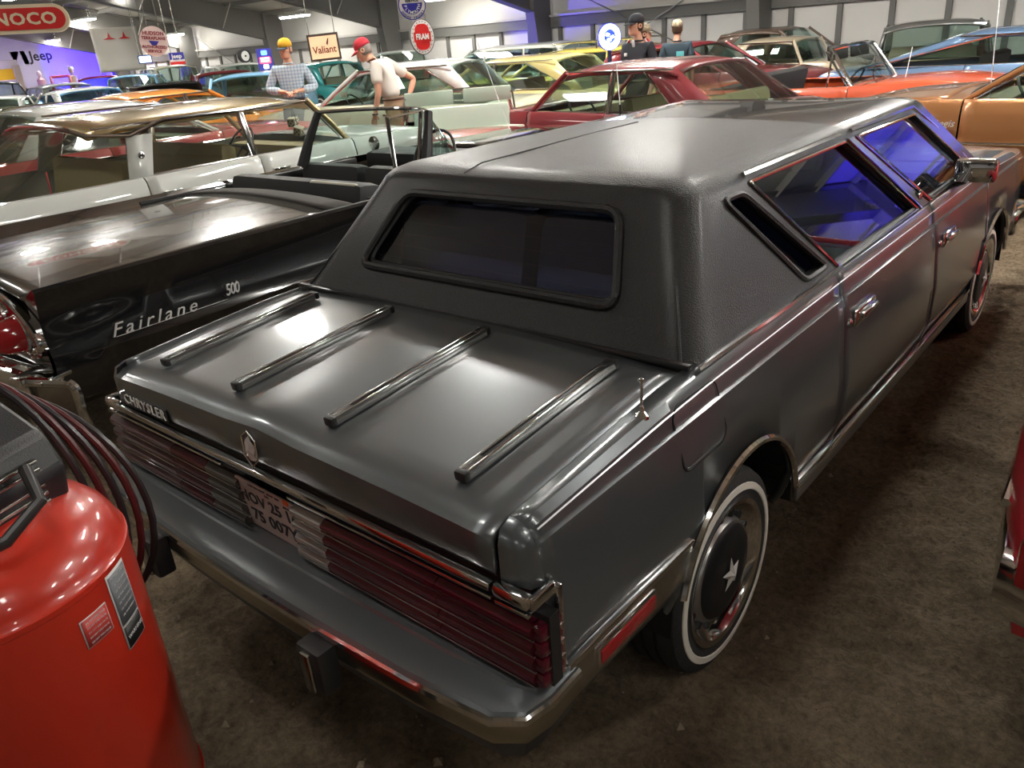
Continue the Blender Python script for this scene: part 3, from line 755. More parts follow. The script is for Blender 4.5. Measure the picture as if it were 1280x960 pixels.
    def band(prof, name, m, par=root, ang=30):
        G = []
        for o_, z in prof: G.append([(off(i, o_).x, off(i, o_).y, z) for i in range(len(bp))])
        # subdivide along for smooth bends
        return MB().grid(G).build(name, m, par, ang)
    cov = MB(); inner_ = [(-.855, -.80), (-.855, -.815), (-.85, -.825), (-.80, -.83), (-.6, -.83), (-.3, -.83), (0, -.83), (.3, -.83), (.6, -.83), (.80, -.83), (.85, -.825), (.855, -.815), (.855, -.80)]
    G = []
    for t, z in ((0, .572), (.35, .568), (.38, .562), (.75, .556), (.93, .552), (1, .542)):
        G.append([(lerp(inner_[i][0], bp[i][0], t), lerp(inner_[i][1], bp[i][1], t), z) for i in range(len(bp))])
    bump = cov.grid(G).build('bumper', LP, root, 30)
    band([(.0, .545), (.006, .540), (.008, .528), (.002, .522)], 'bumper_strip', CHROME, bump)
    band([(.0, .524), (.004, .49), (.0, .475)], 'bumper_band', mat('floor_tinted_chrome', (.52, .50, .42), .22, 1), bump)  # bronze tint puts the floor's reflection into the chrome's colour
    band([(-.004, .476), (-.03, .41), (-.075, .36), (-.15, .35)], 'bumper_skirt', mat('bumper_dark', (.06, .06, .065), .35, .5), bump)
    for x in (-.43, .33):
        gd = MB().box((x, -1.003, .46), (.085, .055, .125), bev=.012).build('bumper_guard', mat('guard_rubber', (.03, .03, .032), .4), bump)
        MB().box((x, -1.034, .46), (.03, .012, .11), bev=.004).build('guard_strip', DULLCHROME, gd)
    # aerial on the quarter
    MB().lathe([(.018, 0), (.017, .008), (.007, .018), (.006, .03), (.0035, .03), (.0035, .085), (.007, .088), (.007, .096), (0, .1)], 14, Matrix.Translation((.797, -.36, .936))).build('aerial', CHROME, root)
    # ---- roof: rings of a rounded trapezoid, closed above, cut with window openings
    def ring(z, inset=0):
        t = (z-.957)/(1.335-.957)
        xb = lerp(.800, .612, t)-inset; yr = lerp(-.115, .185, t)+inset*1.0; yf = lerp(2.95, 2.33, t)-inset
        pts = []
        cr_ = .085
        # start right-front going to rear, around, to left-front
        for y in lin(yf, yr+cr_, 30): pts.append((xb, y))
        for a in range(15, 90, 15): pts.append((xb-cr_+cr_*cos(radians(a)), yr+cr_-cr_*sin(radians(a))))
        bow = .035
        for x in lin(xb-cr_, -xb+cr_, 22): pts.append((x, yr-0*bow))
        for a in range(75, 0, -15): pts.append((-xb+cr_-cr_*cos(radians(a)), yr+cr_-cr_*sin(radians(a))))
        for y in lin(yr+cr_, yf, 30): pts.append((-xb, y))
        for x in lin(-xb, xb, 14)[1:-1]: pts.append((x, yf))
        return [(x, y, z) for x, y in pts]
    R_ = [ring(z) for z in (.945, .957, 1.05, 1.15, 1.25, 1.29)]
    for z, i_ in ((1.315, .008), (1.335, .03), (1.349, .065), (1.356, .11)):
        q = ring(1.30, i_); R_.append([(x, y, z) for x, y, _ in q])
    base = R_[-1]; cx, cy = 0, 1.25
    for k in (.8, .6, .4, .2): R_.append([(x*k, cy+(y-cy)*(k+(1-k)*.35 if False else k), 1.356+.022*(1-k*k)) for x, y, _ in base])
    sh = MB(); sh.grid(R_, wrap=True); o_ = len(sh.v); sh.v.append((0, cy, 1.379)); n_ = len(base)
    for j in range(n_): sh.f.append((o_-n_+j, o_-n_+(j+1) % n_, o_))
    shell = sh.build('shell_tmp', VINYL, None, 0)
    sm_ = shell.modifiers.new('s', 'SOLIDIFY'); sm_.thickness = .035; sm_.offset = -1
    # window cutters
    def sidepoly(poly, s, grow=0):
        """poly in (y, z) on the inclined flank -> prism crossing it"""
        T = Matrix(((0, 0, 1, s*.45 if s > 0 else -1.0), (1, 0, 0, 0), (0, 1, 0, 0), (0, 0, 0, 1)))
        return MB().prism(poly, .55, T)
    quarter = rquad([(.335, 1.275), (.455, 1.275), (.795, .985), (.62, .985)], [.03, .03, .04, .03])
    rearw = rquad([(.52, 1.295), (1.335, 1.295), (1.80, .965), (.875, .965)], .012)
    frontw = rquad([(1.47, 1.295), (2.20, 1.29), (2.74, .968), (2.0, .965)], .012)
    back = rquad([(-.435, 1.275), (.435, 1.275), (.525, 1.055), (-.525, 1.055)], .05)
    cut = MB()
    cutters = []
    for poly in (quarter, rearw, frontw):
        for s in (1, -1): cutters.append(sidepoly(poly, s))
    T = Matrix(((1, 0, 0, 0), (0, 0, -1, .6), (0, 1, 0, 0), (0, 0, 0, 1)))
    cutters.append(MB().prism(back, .9, T))
    T = Matrix(((1, 0, 0, 0), (0, 0, -1, 3.4), (0, 1, 0, 0), (0, 0, 0, 1)))
    cutters.append(MB().prism(rquad([(-.55, 1.305), (.55, 1.305), (.70, .975), (-.70, .975)], .03), 1.15, T))
    tmp = []
    for c in cutters:
        o = c.build('cut_tmp', VINYL, None, 0); tmp.append(o)
        md = shell.modifiers.new('b', 'BOOLEAN'); md.operation = 'DIFFERENCE'; md.solver = 'EXACT'; md.object = o
    dg = bpy.context.evaluated_depsgraph_get(); dg.update()
    me = bpy.data.meshes.new_from_object(shell.evaluated_get(dg))
    for o in tmp+[shell]: bpy.data.objects.remove(o)
    def half(name, m, keep_rear, co, no):
        bm = bmesh.new(); bm.from_mesh(me)
        bmesh.ops.bisect_plane(bm, geom=bm.verts[:]+bm.edges[:]+bm.faces[:], plane_co=co, plane_no=no, clear_outer=keep_rear, clear_inner=not keep_rear)
        m2 = bpy.data.meshes.new(name); bm.to_mesh(m2); bm.free(); m2.materials.clear(); m2.materials.append(m)
        for p in m2.polygons: p.use_smooth = True
        m2.set_sharp_from_angle(angle=radians(32))
        o = bpy.data.objects.new(name, m2); COL.objects.link(o); o.parent = root; return o
    # the vinyl ends on a slanting line at the door pillar
    co = (0, 1.44, 1.33); no = (0, .62, .78)     # plane rising rearwards
    no = Vector((0, .35, .56)).normalized()
    n2 = Vector((0, 1, 1.45)).normalized()
    roof = half('vinyl_roof', VINYL, True, (0, 1.44, 1.30), n2)
    half('front_roof', mat('limo_dark_paint', (.05, .05, .058), .3, .6, 1), False, (0, 1.44, 1.30), n2)
    # gloss black pads of the door frames and moulding at the joint
    # seams on the vinyl: stitched lines
    stitch = mat('vinyl_seam', (.05, .05, .05), .5)
    for x in (-.02,):
        MB().tube([(x-.19, .195, 1.338), (x-.17, .26, 1.362), (x-.15, .8, 1.374), (x-.14, 1.2, 1.378)], .0025, 5).build('roof_seam', VINYL, root)
    MB().tube([(x, .183+.004, 1.312) for x in lin(-.56, .56, 9)], .004, 5).build('roof_seam', VINYL, root)
    for s in (1, -1): MB().tube([(s*lerp(.755, .565, t), lerp(-.105, .19, t), lerp(.965, 1.31, t)) for t in (0, .5, 1)], .004, 5).build('roof_seam', VINYL, root)
    # base moulding
    bb = MB(); bb.box((0, -.122, .968), (1.58, .018, .014), bev=.004)
    bb.build('base_moulding', mat('satin_black_trim', (.06, .06, .06), .3, .7), root)
    for s in (1, -1):
        MB().tube([(s*.805, -.11, .962), (s*.815, .35, .966), (s*.815, .86, .966)], .008, 6).build('base_moulding', CHROME, root)
    # glass set into the openings
    def inclined(poly, s, ins): return [(s*(lerp(.800, .612, (z-.957)/.378)-ins), y, z) for y, z in poly]
    def fan(P, nm, m, par, th=None):
        o = MB().add(P, [tuple(range(len(P)))]).build(nm, m, par, 0); return o
    for s in (1, -1):
        q = fan(inclined(quarter, s, .03), 'quarter_window', TINT, root)
        MB().tube(inclined(quarter, s, -.002), .010, 6, closed=True).build('window_seal', VINYL, q)
        for poly, nmd in ((rearw, 'rear_door'), (frontw, 'front_door')):
            g = fan(inclined(poly, s, .020), 'door_window', TINT, panels[(s, nmd)])
            MB().tube(inclined(poly, s, .012), .012, 6, closed=True).build('window_seal', BLACK, panels[(s, nmd)])
            c_ = [(y, z) for y, z in poly]
            MB().tube(inclined([(y+(.0), z) for y, z in poly], s, -.004), .006, 6, closed=True).build('window_moulding', CHROME, panels[(s, nmd)])
        # drip rails
        MB().tube([(s*.622, .50, 1.318), (s*.622, 1.30, 1.322)], .009, 6).build('drip_rail', CHROME, root)
        MB().tube([(s*.622, 1.42, 1.322), (s*.622, 2.22, 1.318), (s*.70, 2.62, 1.13), (s*.79, 2.80, .97)], .009, 6).build('drip_rail', CHROME, root)
        # body coloured pillar cover between the doors with round badge
        T = [(s*(lerp(.800, .612, (z-.957)/.378)+.004), y, z) for y, z in ((1.36, 1.30), (1.44, 1.30), (1.97, .962), (1.84, .962))]
        pc = MB().add(T, [(0, 1, 2, 3)]).build('pillar_cover', LP, root, 0)
        for k_ in (0, 3):
            a_, b_ = T[0] if k_ == 0 else T[1], T[3] if k_ == 0 else T[2]
            MB().tube([a_, b_], .006, 6).build('pillar_moulding', CHROME, root)
        nx = Vector((1, 0, .5)).normalized()
        MB().lathe([(.022, 0), (.022, .006), (.016, .008), (0, .01)], 16, Matrix.Translation((s*.782, 1.87, 1.01))@Matrix.Rotation(s*pi/2, 4, 'Y')).build('pillar_badge', CHROME, root)
    bg_ = [(x, lerp(-.115, .185, (z-.957)/.378)+.03, z) for x, z in back]
    rwn = fan(bg_, 'rear_window', RTINT, root)
    MB().tube([(x, y-.034, z) for x, y, z in bg_], .014, 8, closed=True).build('window_surround', VINYL, rwn)
    MB().tube([(x*.97, y-.012, 1.165+(z-1.165)*.95) for x, y, z in bg_], .009, 6, closed=True).build('window_seal', BLACK, rwn)
    for k in range(6):       # heater wires
        z = 1.08+.034*k; xw = lerp(.51, .44, k/5); y = lerp(-.115, .185, (z-.957)/.378)+.033
        MB().tube([(-xw, y, z), (xw, y, z)], .0004, 3).build('heater_wire', mat('heater_wire', (.25, .22, .18), .6), rwn)
    wsh = [(-.55, 2.37, 1.305), (.55, 2.37, 1.305), (.70, 2.9, .975), (-.70, 2.9, .975)]
    fan(wsh, 'windshield', GLASS, root)
    # hood, front end
    G = []
    for y in lin(2.86, 4.1, 14):
        z = ip(rows[9], y)[1]-.004; G.append([(x, y, z+.02*(1-(x/.78)**2)) for x in lin(-ip(rows[9], y)[0]+.006, ip(rows[9], y)[0]-.006, 13)])
    MB().grid(G).build('hood', LP, root, solid=.015)
    MB().box((0, 4.11, .64), (1.5, .06, .42), bev=.02).build('front_panel', LP, root)
    b = MB(); b.box((0, 4.22, .46), (1.72, .10, .15), bev=.03); b.box((.86, 4.02, .46), (.05, .42, .13), bev=.02); b.box((-.86, 4.02, .46), (.05, .42, .13), bev=.02)
    b.build('bumper', CHROME, root)
    MB().box((0, 4.15, .70), (.7, .03, .2), bev=.008).build('grille', CHROME, root)
    for s in (1, -1): MB().box((s*.56, 4.15, .70), (.36, .03, .14), bev=.01).build('headlight', CLEARLENS, root)
    # mirrors
    for s in (1, -1):
        mr = rig('door_mirror', root, (s*.885, 2.37, 1.03), (0, 0, s*.12))
        MB().box((s*.0, .0, 0), (.17, .075, .105), bev=.022).build('mirror_housing', CHROME, mr)
        MB().box((s*.0, -.041, 0), (.14, .006, .085), bev=.003).build('mirror_glass', mat('mirror', (.7, .72, .74), .02, 1), mr)
        MB().tube([(-s*.04, .0, -.04), (-s*.10, .02, -.07)], .022, 8).build('mirror_stem', BLACK, mr)
    # wheels
    for s in (1, -1):
        for c, zc in (RC, FC):
            yv = c-.05 if c < 1 else 3.165
            w_ = rig('wheel', root, (s*.755, yv, .305), (0, 0, 0 if s > 0 else pi))
            T = Matrix.Rotation(pi/2, 4, 'Y'); R = .308
            t = MB().lathe([(.19, -.08), (.25, -.1), (.295, -.09), (R, -.06), (R, -.045), (R-.008, -.044), (R-.008, -.034), (R, -.033), (R, -.005), (R-.008, -.004), (R-.008, .006), (R, .007), (R, .035), (R-.008, .036), (R-.008, .046), (R, .047), (R-.003, .07), (.296, .09), (.275, .101), (.24, .103), (.2, .09), (.19, .08)], 48, T)
            t.build('tire', RUBBER, w_, 30)
            MB().lathe([(.246, .102), (.248, .1062), (.266, .1045), (.268, .101)], 48, T).build('whitewall', WHITEWALL, w_, 40)
            MB().lathe([(.205, .085), (.222, .094), (.220, .104), (.204, .100), (.190, .080), (.160, .068)], 48, T).build('rim_ring', CHROME, w_, 40)
            MB().lathe([(.160, .068), (.156, .078), (.150, .088), (.143, .09)], 48, T).build('rim_ring', STEEL, w_, 40)
            for k in range(16):
                a = 2*pi*k/16; MB().box((.072, cos(a)*.168, sin(a)*.168), (.014, .022, .018), (a, 0, 0), bev=.003).build('vent_slot', BLACK, w_)
            MB().lathe([(.143, .09), (.135, .098), (.10, .104), (0, .108)], 48, T).build('hubcap', mat('hubcap_black', (.03, .032, .036), .35, .6), w_, 40)
            MB().lathe([(.10, -.05), (0, -.05)], 24, T).build('brake_drum', DARK, w_, 40)
            st = rig('star_emblem', w_, (.109, 0, 0), (pi/2, 0, pi/2))
            for i in range(5):
                a0, a1 = radians(90+72*i), radians(90+72*i+72); c0, c1 = (cos(a0)*.052, sin(a0)*.056), (cos(a1)*.052, sin(a1)*.056)
                MB().add([(0, 0, .016), (c0[0]*1, c0[1], .0), (lerp(c0[0], c1[0], .5)*.5, lerp(c0[1], c1[1], .5)*.5, .003), (c1[0], c1[1], .0)], [(0, 1, 2), (0, 2, 3)]).build('emblem_facet', silver, st, 0)
    # interior
    MB().box((0, 1.3, .38), (1.45, 3.0, .05)).build('cabin_floor', mat('navy_carpet', (.02, .02, .03), .9), root, 0)
    MB().box((0, .02, .93), (1.3, .34, .02)).build('parcel_shelf', NAVY, root, 0)
    se = rig('rear_seat', root, (0, .62, .62)); b = MB(); b.box((0, 0, 0), (1.3, .55, .18), bev=.05); b.build('cushion', NAVY, se)
    for x in (-.33, .33): MB().box((x, -.33, .30), (.62, .16, .56), (-.25, 0, 0), bev=.06).build('backrest', NAVY, se)
    for x in (-.34, .34):
        fs = rig('front_seat', root, (x, 1.95, .62)); MB().box((0, 0, 0), (.6, .55, .16), bev=.05).build('cushion', NAVY, fs)
        MB().box((0, -.32, .33), (.58, .14, .62), (-.2, 0, 0), bev=.06).build('backrest', NAVY, fs); MB().box((0, -.42, .60), (.3, .09, .15), (-.2, 0, 0), bev=.04).build('headrest', NAVY, fs)
    MB().box((0, 2.72, .88), (1.4, .3, .2), bev=.05).build('dashboard', NAVY, root)
    steering(root, (-.36, 2.42, .92), .19)
    MB().box((0, 2.42, 1.22), (.22, .03, .06), bev=.01).build('rearview_mirror', BLACK, root)
    return root
limo()
# ---------------------------------------------------------------- black finned convertible on the left
def fairlane():
    BP = mat('fairlane_black', (.012, .012, .013), .12, 0, 1); DK = mat('fairlane_deck_reflection', (.05, .045, .035), .25, .1, 1)  # DK: brown ceiling reflection put into the black trunk lid's colour
    CX = -2.98
    root = thing('finned_convertible', 'glossy black finned convertible with chrome script on its flank, beside the limousine', 'car', (CX, 0, 0))
    rows = [[(-.6, .80, .30), (4.5, .80, .26)], [(-.6, .88, .36), (0, .90, .34), (4.5, .88, .34)], [(-.6, .90, .48), (0, .925, .48), (4.5, .9, .5)],
            [(-.6, .905, .565), (0, .95, .57), (1.5, .95, .60), (4.5, .9, .64)], [(-.6, .90, .60), (0, .925, .61), (1.5, .93, .66), (4.5, .9, .70)],
            [(-.6, .885, .72), (0, .895, .74), (1.5, .91, .78), (4.5, .88, .8)], [(-.6, .915, .84), (0, .925, .85), (1.2, .925, .86), (4.5, .84, .84)],
            [(-.6, .935, .892), (0, .94, .90), (1.2, .93, .90), (2.5, .90, .90), (4.5, .80, .86)],
            [(-.6, .925, .905), (0, .925, .912), (1.2, .915, .912), (2.5, .88, .91), (4.5, .76, .87)],
            [(-.6, .895, .893), (0, .88, .893), (1.2, .87, .90), (2.5, .85, .912), (4.5, .72, .88)],
            [(-.6, .80, .845), (0, .78, .862), (1.2, .80, .885), (2.5, .80, .915), (4.5, .68, .885)]]
    def sec(y): return [ip(r, y) for r in rows]
    RC, FC, RA = (.52, .36), (3.5, .36), .40
    def panel(a, b, s, n0=0):
        ys = lin(a, b, max(4, int((b-a)/.06)))
        for c, _ in (RC, FC): ys += [c+RA*cos(radians(t)) for t in range(0, 181, 8) if a < c+RA*cos(radians(t)) < b]
        G = []
        for y in sorted(set(round(q, 4) for q in ys)):
            S = sec(y); zm = 0
            for c, zc in (RC, FC):
                if abs(y-c) <= RA and c > 1: zm = zc+sqrt(max(0, RA*RA-(y-c)**2))
            r = []
            for i, (px, pz) in enumerate(S):
                if pz < zm:
                    j = next(k for k in range(len(S)) if S[k][1] > zm); A, B = S[j-1], S[j]; u = (zm-A[1])/(B[1]-A[1]); px, pz = lerp(A[0], B[0], u), zm
                r.append((s*px, y, pz))
            G.append(r)
        return MB().grid(G)
    for s in (1, -1):
        q = panel(-.6, 1.42, s).build('rear_fender', BP, root, 28)
        panel(1.43, 2.6, s).build('door', BP, root, 28, solid=.02)
        panel(2.61, 4.5, s).build('front_fender', BP, root, 28)
        if s > 0:
            T = frame_to((.914, -.34, .625), (0.026, 1, .012), (-.15, 0, 1))
            sc = mat('script_chrome', (.8, .8, .78), .3, .35)
            text('script_badge', 'Fairlane', .088, T@Matrix.Translation((0, 0, .010)), sc, root, .003, shear=.45, space=1.35, align='LEFT', sx=1.12)
            text('script_badge', '500', .082, T@Matrix.Translation((.60, .022, .012)), sc, root, .003, shear=.3, space=.85, align='LEFT', sx=.72, bold=.0005)
            MB().tube([T@Vector((.02, -.028, .012)), T@Vector((.60, -.02, .012))], .0018, 5).build('script_underline', sc, root)
        MB().tube([(s*ip(rows[3], y)[0]+s*.004, y, ip(rows[3], y)[1]) for y in lin(-.45, 1.4, 8)], .004, 5).build('body_crease', BP, root)
        # fin blade closing at the tail
        P = [(s*.935, -.6, .892), (s*.925, -.6, .905), (s*.885, -.6, .72), (s*.90, -.6, .60), (s*.80, -.6, .60), (s*.80, -.6, .845), (s*.895, -.6, .893)]
        MB().add(P, [(0, 1, 6), (0, 6, 5, 2), (2, 5, 4, 3)]).build('fin_blade', BP, root, 0)
        # twin jet lamps in a chrome oval
        T = Matrix.Translation((s*.60, -.60, .715))@Matrix.Rotation(pi/2, 4, 'X')@Matrix.Rotation(-s*.25, 4, 'Z')
        h = MB().prism([(cos(2*pi*i/28)*.30, sin(2*pi*i/28)*.115) for i in range(28)], .03, T).build('lamp_housing', CHROME, root, 40)
        MB().tube([T@Vector((cos(2*pi*i/28)*.30, sin(2*pi*i/28)*.115, .03)) for i in range(28)], .014, 7, closed=True).build('housing_rim', CHROME, h)
        for k in (-.115, .125):
            MB().lathe([(.085, .01), (.083, .05), (.072, .10), (.055, .14), (.05, .142), (.03, .12), (0, .11)], 24, T@Matrix.Translation((k, 0, .02))).build('tail_light', REDLENS, h, 40)
            MB().lathe([(.093, 0), (.09, .02), (.084, .022)], 24, T@Matrix.Translation((k, 0, .025))).build('lens_ring', CHROME, h, 40)
    # rear valance and bumper with boxed ends
    MB().grid([[(x, -.60+.02*(abs(x)/.8)**2-dy, z) for x in lin(-.88, .88, 11)] for z, dy in ((.30, .0), (.45, .03), (.60, .03), (.72, .02), (.80, .0), (.848, -.01))]).build('tail_panel', BP, root)
    b = MB(); b.grid([[(x, -.74-dy+.10*(abs(x)/.95)**3, z) for x in lin(-.86, .86, 13)] for z, dy in ((.36, -.03), (.38, 0), (.44, .02), (.50, 0), (.52, -.04), (.53, -.10))])
    bm_ = b.build('bumper', CHROME, root, 40, solid=.012)
    for s in (1, -1):
        T = frame_to((s*.98, -.66, .40), (s*.35, 1, 0) if s < 0 else (.9, .45, 0), (0, 0, 1))
        fr = rrect(.27, .23, .035, 4); 
        pd = MB().tube([T@Vector((x, y, .015)) for x, y in fr], .022, 8, closed=True).build('bumper_end', CHROME, bm_)
        MB().prism(rrect(.25, .21, .03), .01, T@Matrix.Translation((0, 0, -.01))).build('end_plate', mat('mirror_chrome_dark', (.35, .34, .33), .08, 1, bump=(9, .5)), bm_)
        MB().lathe([(.018, 0), (.018, .015), (0, .02)], 12, T@Matrix.Translation((.02, -.05, 0))).build('bumper_bolt', CHROME, bm_)
        MB().box((s*.86, -.66, .515), (.22, .16, .02), (0, 0, s*.3), bev=.008).build('bumper_cap', CHROME, bm_)
    for x in (.45, .62): MB().box((x, -.70, .538), (.10, .035, .006), (0, 0, .1)).build('reflector_strip', REDLENS, bm_)
    # deck
    def dz(x, y): return ip(rows[10], y)[1]+.045*(1-(x/.8)**2)
    G = [[(x*ip(rows[10], y)[0]/.8, y, dz(x, y)) for x in lin(-.8, .8, 21)] for y in lin(-.6, 1.08, 16)]
    MB().grid(G).build('trunk_lid', DK, root, 30, solid=.015)
    # raised top well cover
    MB().grid([[(x, y, .895+.04*(1-(x/.8)**2)-.03*max(0, (y-1.25)/.1)) for x in lin(-.79, .79, 11)] for y in (1.09, 1.15, 1.25, 1.32)]).build('top_well_cover', mat('dark_top_fabric', (.05, .045, .04), .8), root, solid=.02)
    cream = mat('cream_interior', (.62, .60, .50), .55); blk = mat('black_interior', (.02, .02, .02), .6)
    b = MB().box((0, 1.46, .72), (1.45, .2, .5), (-.15, 0, 0), bev=.06); b.box((0, 1.75, .55), (1.45, .5, .18), bev=.05); b.build('rear_seat', blk, root)
    MB().tube([(.16, 1.42, .70), (.17, 1.42, .94), (.22, 1.42, .965), (.66, 1.42, .965), (.70, 1.44, .93)], .013, 8).build('seat_piping', cream, root)
    for x in (-.37, .37):
        b = MB().box((x, 2.05, .70), (.68, .16, .52), (-.12, 0, 0), bev=.06); b.box((x, 2.3, .50), (.68, .5, .18), bev=.05); se = b.build('front_seat', blk, root)
    for s in (1, -1):
        MB().box((s*.80, 2.0, .88), (.07, 1.2, .05), bev=.015).build('door_cap', blk, root)
        MB().box((s*.83, 1.7, .70), (.03, 1.9, .4), bev=.01).build('door_trim', blk, root)
    MB().box((0, 2.2, .36), (1.6, 2.4, .05)).build('cabin_floor', DARK, root, 0)
    MB().box((0, 2.85, .86), (1.5, .35, .18), bev=.06).build('dashboard', blk, root)
    steering(root, (.33, 2.44, .97), .20, tilt=1.1)
    for x in (-.45, .45): MB().box((x, 3.1, .85), (.02, .02, .02)).build('dash_knob', CHROME, root)
    # windshield pushed to the front of the doors
    W0, W1 = [(v*.66, 2.02+.75*(1-v**4), .95) for v in lin(-1, 1, 15)], [(v*.60, 2.16+.25*(1-v*v), 1.315) for v in lin(-1, 1, 15)]
    ws = MB().grid([W0, W1]).build('windshield', GLASS, root); MB().tube(W1, .014, 8).build('windshield_frame', CHROME, ws)
    for s in (1, -1):
        MB().tube([(s*.68, 2.00, .93), (s*.65, 2.08, 1.12), (s*.60, 2.17, 1.315)], [.045, .035, .028], 8).build('windshield_post', BLACK, ws)
        if s > 0: MB().tube([(s*.64, 1.98, .96), (s*.64, 1.78, .96), (s*.60, 1.80, 1.315), (s*.58, 2.12, 1.325)], .016, 8, closed=True).build('vent_window', CHROME, root)
        MB().lathe([(.05, 0), (.06, .01), (.06, .03), (0, .05)], 14, Matrix.Translation((s*.84, 2.9, .98))@Matrix.Rotation(pi/2, 4, 'X')).build('door_mirror', CHROME, root)
        for yv in (.52, 3.5): wheel(root, (s*.76, yv, .35), s, .35)
    G = [[(x, y, ip(rows[10], y)[1]+.05*(1-(x/.8)**2)) for x in lin(-.76, .76, 11)] for y in lin(3.0, 4.5, 8)]
    MB().grid(G).build('hood', BP, root, 30, solid=.015)
    MB().box((0, 4.52, .62), (1.5, .05, .4), bev=.02).build('grille', CHROME, root)
    MB().box((0, 4.62, .45), (1.8, .08, .16), bev=.03).build('bumper', CHROME, root)
    MB().box((0, .2, .45), (1.5, 1.5, .25)).build('underbody', DARK, root, 0)
fairlane()
# ---------------------------------------------------------------- the other cars
white_p = paint('white', (.72, .74, .70)); gold_p = mat('gold_metallic', (.50, .38, .20), .28, .6, 1)
red_p = paint('red', (.42, .02, .022)); maroon_p = paint('maroon', (.22, .022, .03)); orange_p = paint('orange_red', (.75, .11, .035))
blue_p = paint('steel_blue', (.11, .19, .32), .3); copper_p = mat('copper_metallic', (.46, .20, .075), .3, .45, 1); yel_p = paint('pale_yellow', (.72, .60, .25))
cream_p = paint('cream', (.66, .66, .50)); sky_p = paint('sky_blue', (.22, .45, .68)); teal_p = paint('teal', (.03, .33, .33)); black_p = paint('black', (.015, .015, .017))
amber_p = paint('orange', (.75, .26, .02)); tan_p = paint('tan', (.48, .40, .28)); brown_p = paint('brown', (.16, .11, .085)); grey_p = paint('grey', (.35, .36, .36)); green_p = paint('pale_green', (.50, .62, .55))
tan_i = mat('gold_interior', (.36, .29, .14), .6); mint_i = mat('mint_vinyl', (.52, .62, .52), .5); red_i = mat('red_interior', (.3, .03, .03), .6); black_i = mat('dark_interior', (.03, .03, .03), .7)
gold = car('hardtop_sedan', 'white hardtop sedan with gold roof and block pillar, left of the black finned car', -5.62, 2.05, 0, white_p, L=5.45, W=2.02, H=1.405, belt=.93, hood=.93, deck=.95, wsb=1.3, wst=.93, bgt=-1.07, bgb=-1.8,
           roofm=gold_p, inner=tan_i, doors=4, rearb=-.75, reart=-.61, qglass=True, wrap=.08, glassm=glass('clear_glass', (.80, .84, .80), .4), rw_=.40)
# dice that hang inside its windshield
dice = thing('fuzzy_dice', 'pair of white spotted dice hanging inside the windshield of the gold roofed sedan', 'dice', (-5.15, 3.05, 1.25))
dm = mat('dice_plush', (.62, .60, .50), .95); sp = mat('dice_spot', (.05, .04, .03), .9)
for i, (dx, dzz) in enumerate(((-.03, -.12), (.045, -.2))):
    d = MB().box((dx, 0, dzz), (.085, .085, .085), (.2, .3*i, .5), bev=.015).build('die', dm, dice)
    for u, v in ((-.02, -.02), (.02, .02), (-.02, .02), (.02, -.02), (0, 0)):
        MB().lathe([(.008, 0), (.008, .003), (0, .004)], 8, Matrix.Translation((dx, 0, dzz))@Euler((.2, .3*i, .5)).to_matrix().to_4x4()@Matrix.Translation((u, -.0425, v))@Matrix.Rotation(pi/2, 4, 'X')).build('spot', sp, d)
        MB().lathe([(.008, 0), (.008, .003), (0, .004)], 8, Matrix.Translation((dx, 0, dzz))@Euler((.2, .3*i, .5)).to_matrix().to_4x4()@Matrix.Translation((.0425, u, v))@Matrix.Rotation(pi/2, 4, 'Y')).build('spot', sp, d)
    MB().tube([(dx, 0, dzz+.04), (0, 0, .02)], .003, 4).build('cord', sp, dice)
nb_p = paint('bright_red', (.62, .03, .045))
nb = car('red_car', 'bright red car with chrome bumper at the right picture edge', 2.37, 2.62, 0, nb_p, L=5.0, W=1.92, H=1.40, belt=.86, hood=.86, deck=.82, roofm=nb_p, doors=2, bgb=-1.5)
car('convertible', 'open red convertible with mint sun visors beyond the gold roofed sedan', -5.28, 5.52, radians(45), red_p, L=3.1, W=1.6, H=1.17, belt=.80, hood=.82, deck=.80, wsb=.6, wst=.38, bgb=-.75, wb=2.0, conv=True, inner=mint_i, doors=2)
car('hardtop_sedan', 'red and white finned sedan seen through the windows of the gold roofed car', -8.2, 2.6, 0, red_p, L=5.2, W=1.9, H=1.42, belt=.95, roofm=white_p, doors=2, wrap=.06, lod=1)
car('amber_sedan', 'orange roofed car just behind the gold roof', -10.4, 4.6, 0, amber_p, L=4.8, W=1.86, H=1.40, roofm=amber_p, doors=4)
car('sedan', 'white fifties sedan with wraparound rear window behind the man in the red cap', *Vector((-7.97, 7.00, 1.25)).xy, radians(112), cream_p, L=4.5, W=1.85, H=1.5, belt=.96, roofm=white_p, doors=2, bgb=-1.65, bgt=-1.15, cr=.35, wrap=.05, inner=grey_p)
car('sedan', 'pale yellow sedan with squared rear windows left of the red sedan', *Vector((-7.58, 9.28, 1.04)).xy, radians(98), yel_p, L=4.7, W=1.82, H=1.42, belt=.93, roofm=yel_p, doors=4, bgb=-1.75, bgt=-1.2)
car('station_wagon', 'bright yellow wagon with a full roof rack behind the yellow sedan', *Vector((-9.19, 11.84, 0.86)).xy, radians(100), paint('lemon', (.75, .62, .10)), L=4.7, W=1.8, H=1.42, roofm=paint('lemon', (.75, .62, .10)), wagon=True, rack=True, lod=0)
car('sedan', 'dark red sedan with wide pillar and large rear glass behind the limousine roof', -3.2, 6.25, radians(87), maroon_p, L=3.9, W=1.82, H=1.40, belt=.93, roofm=maroon_p, doors=4, bgb=-1.47, bgt=-.85, rearb=-.97, reart=-.53, cr=.65, wsb=.95, wst=.47, inner=tan_i)
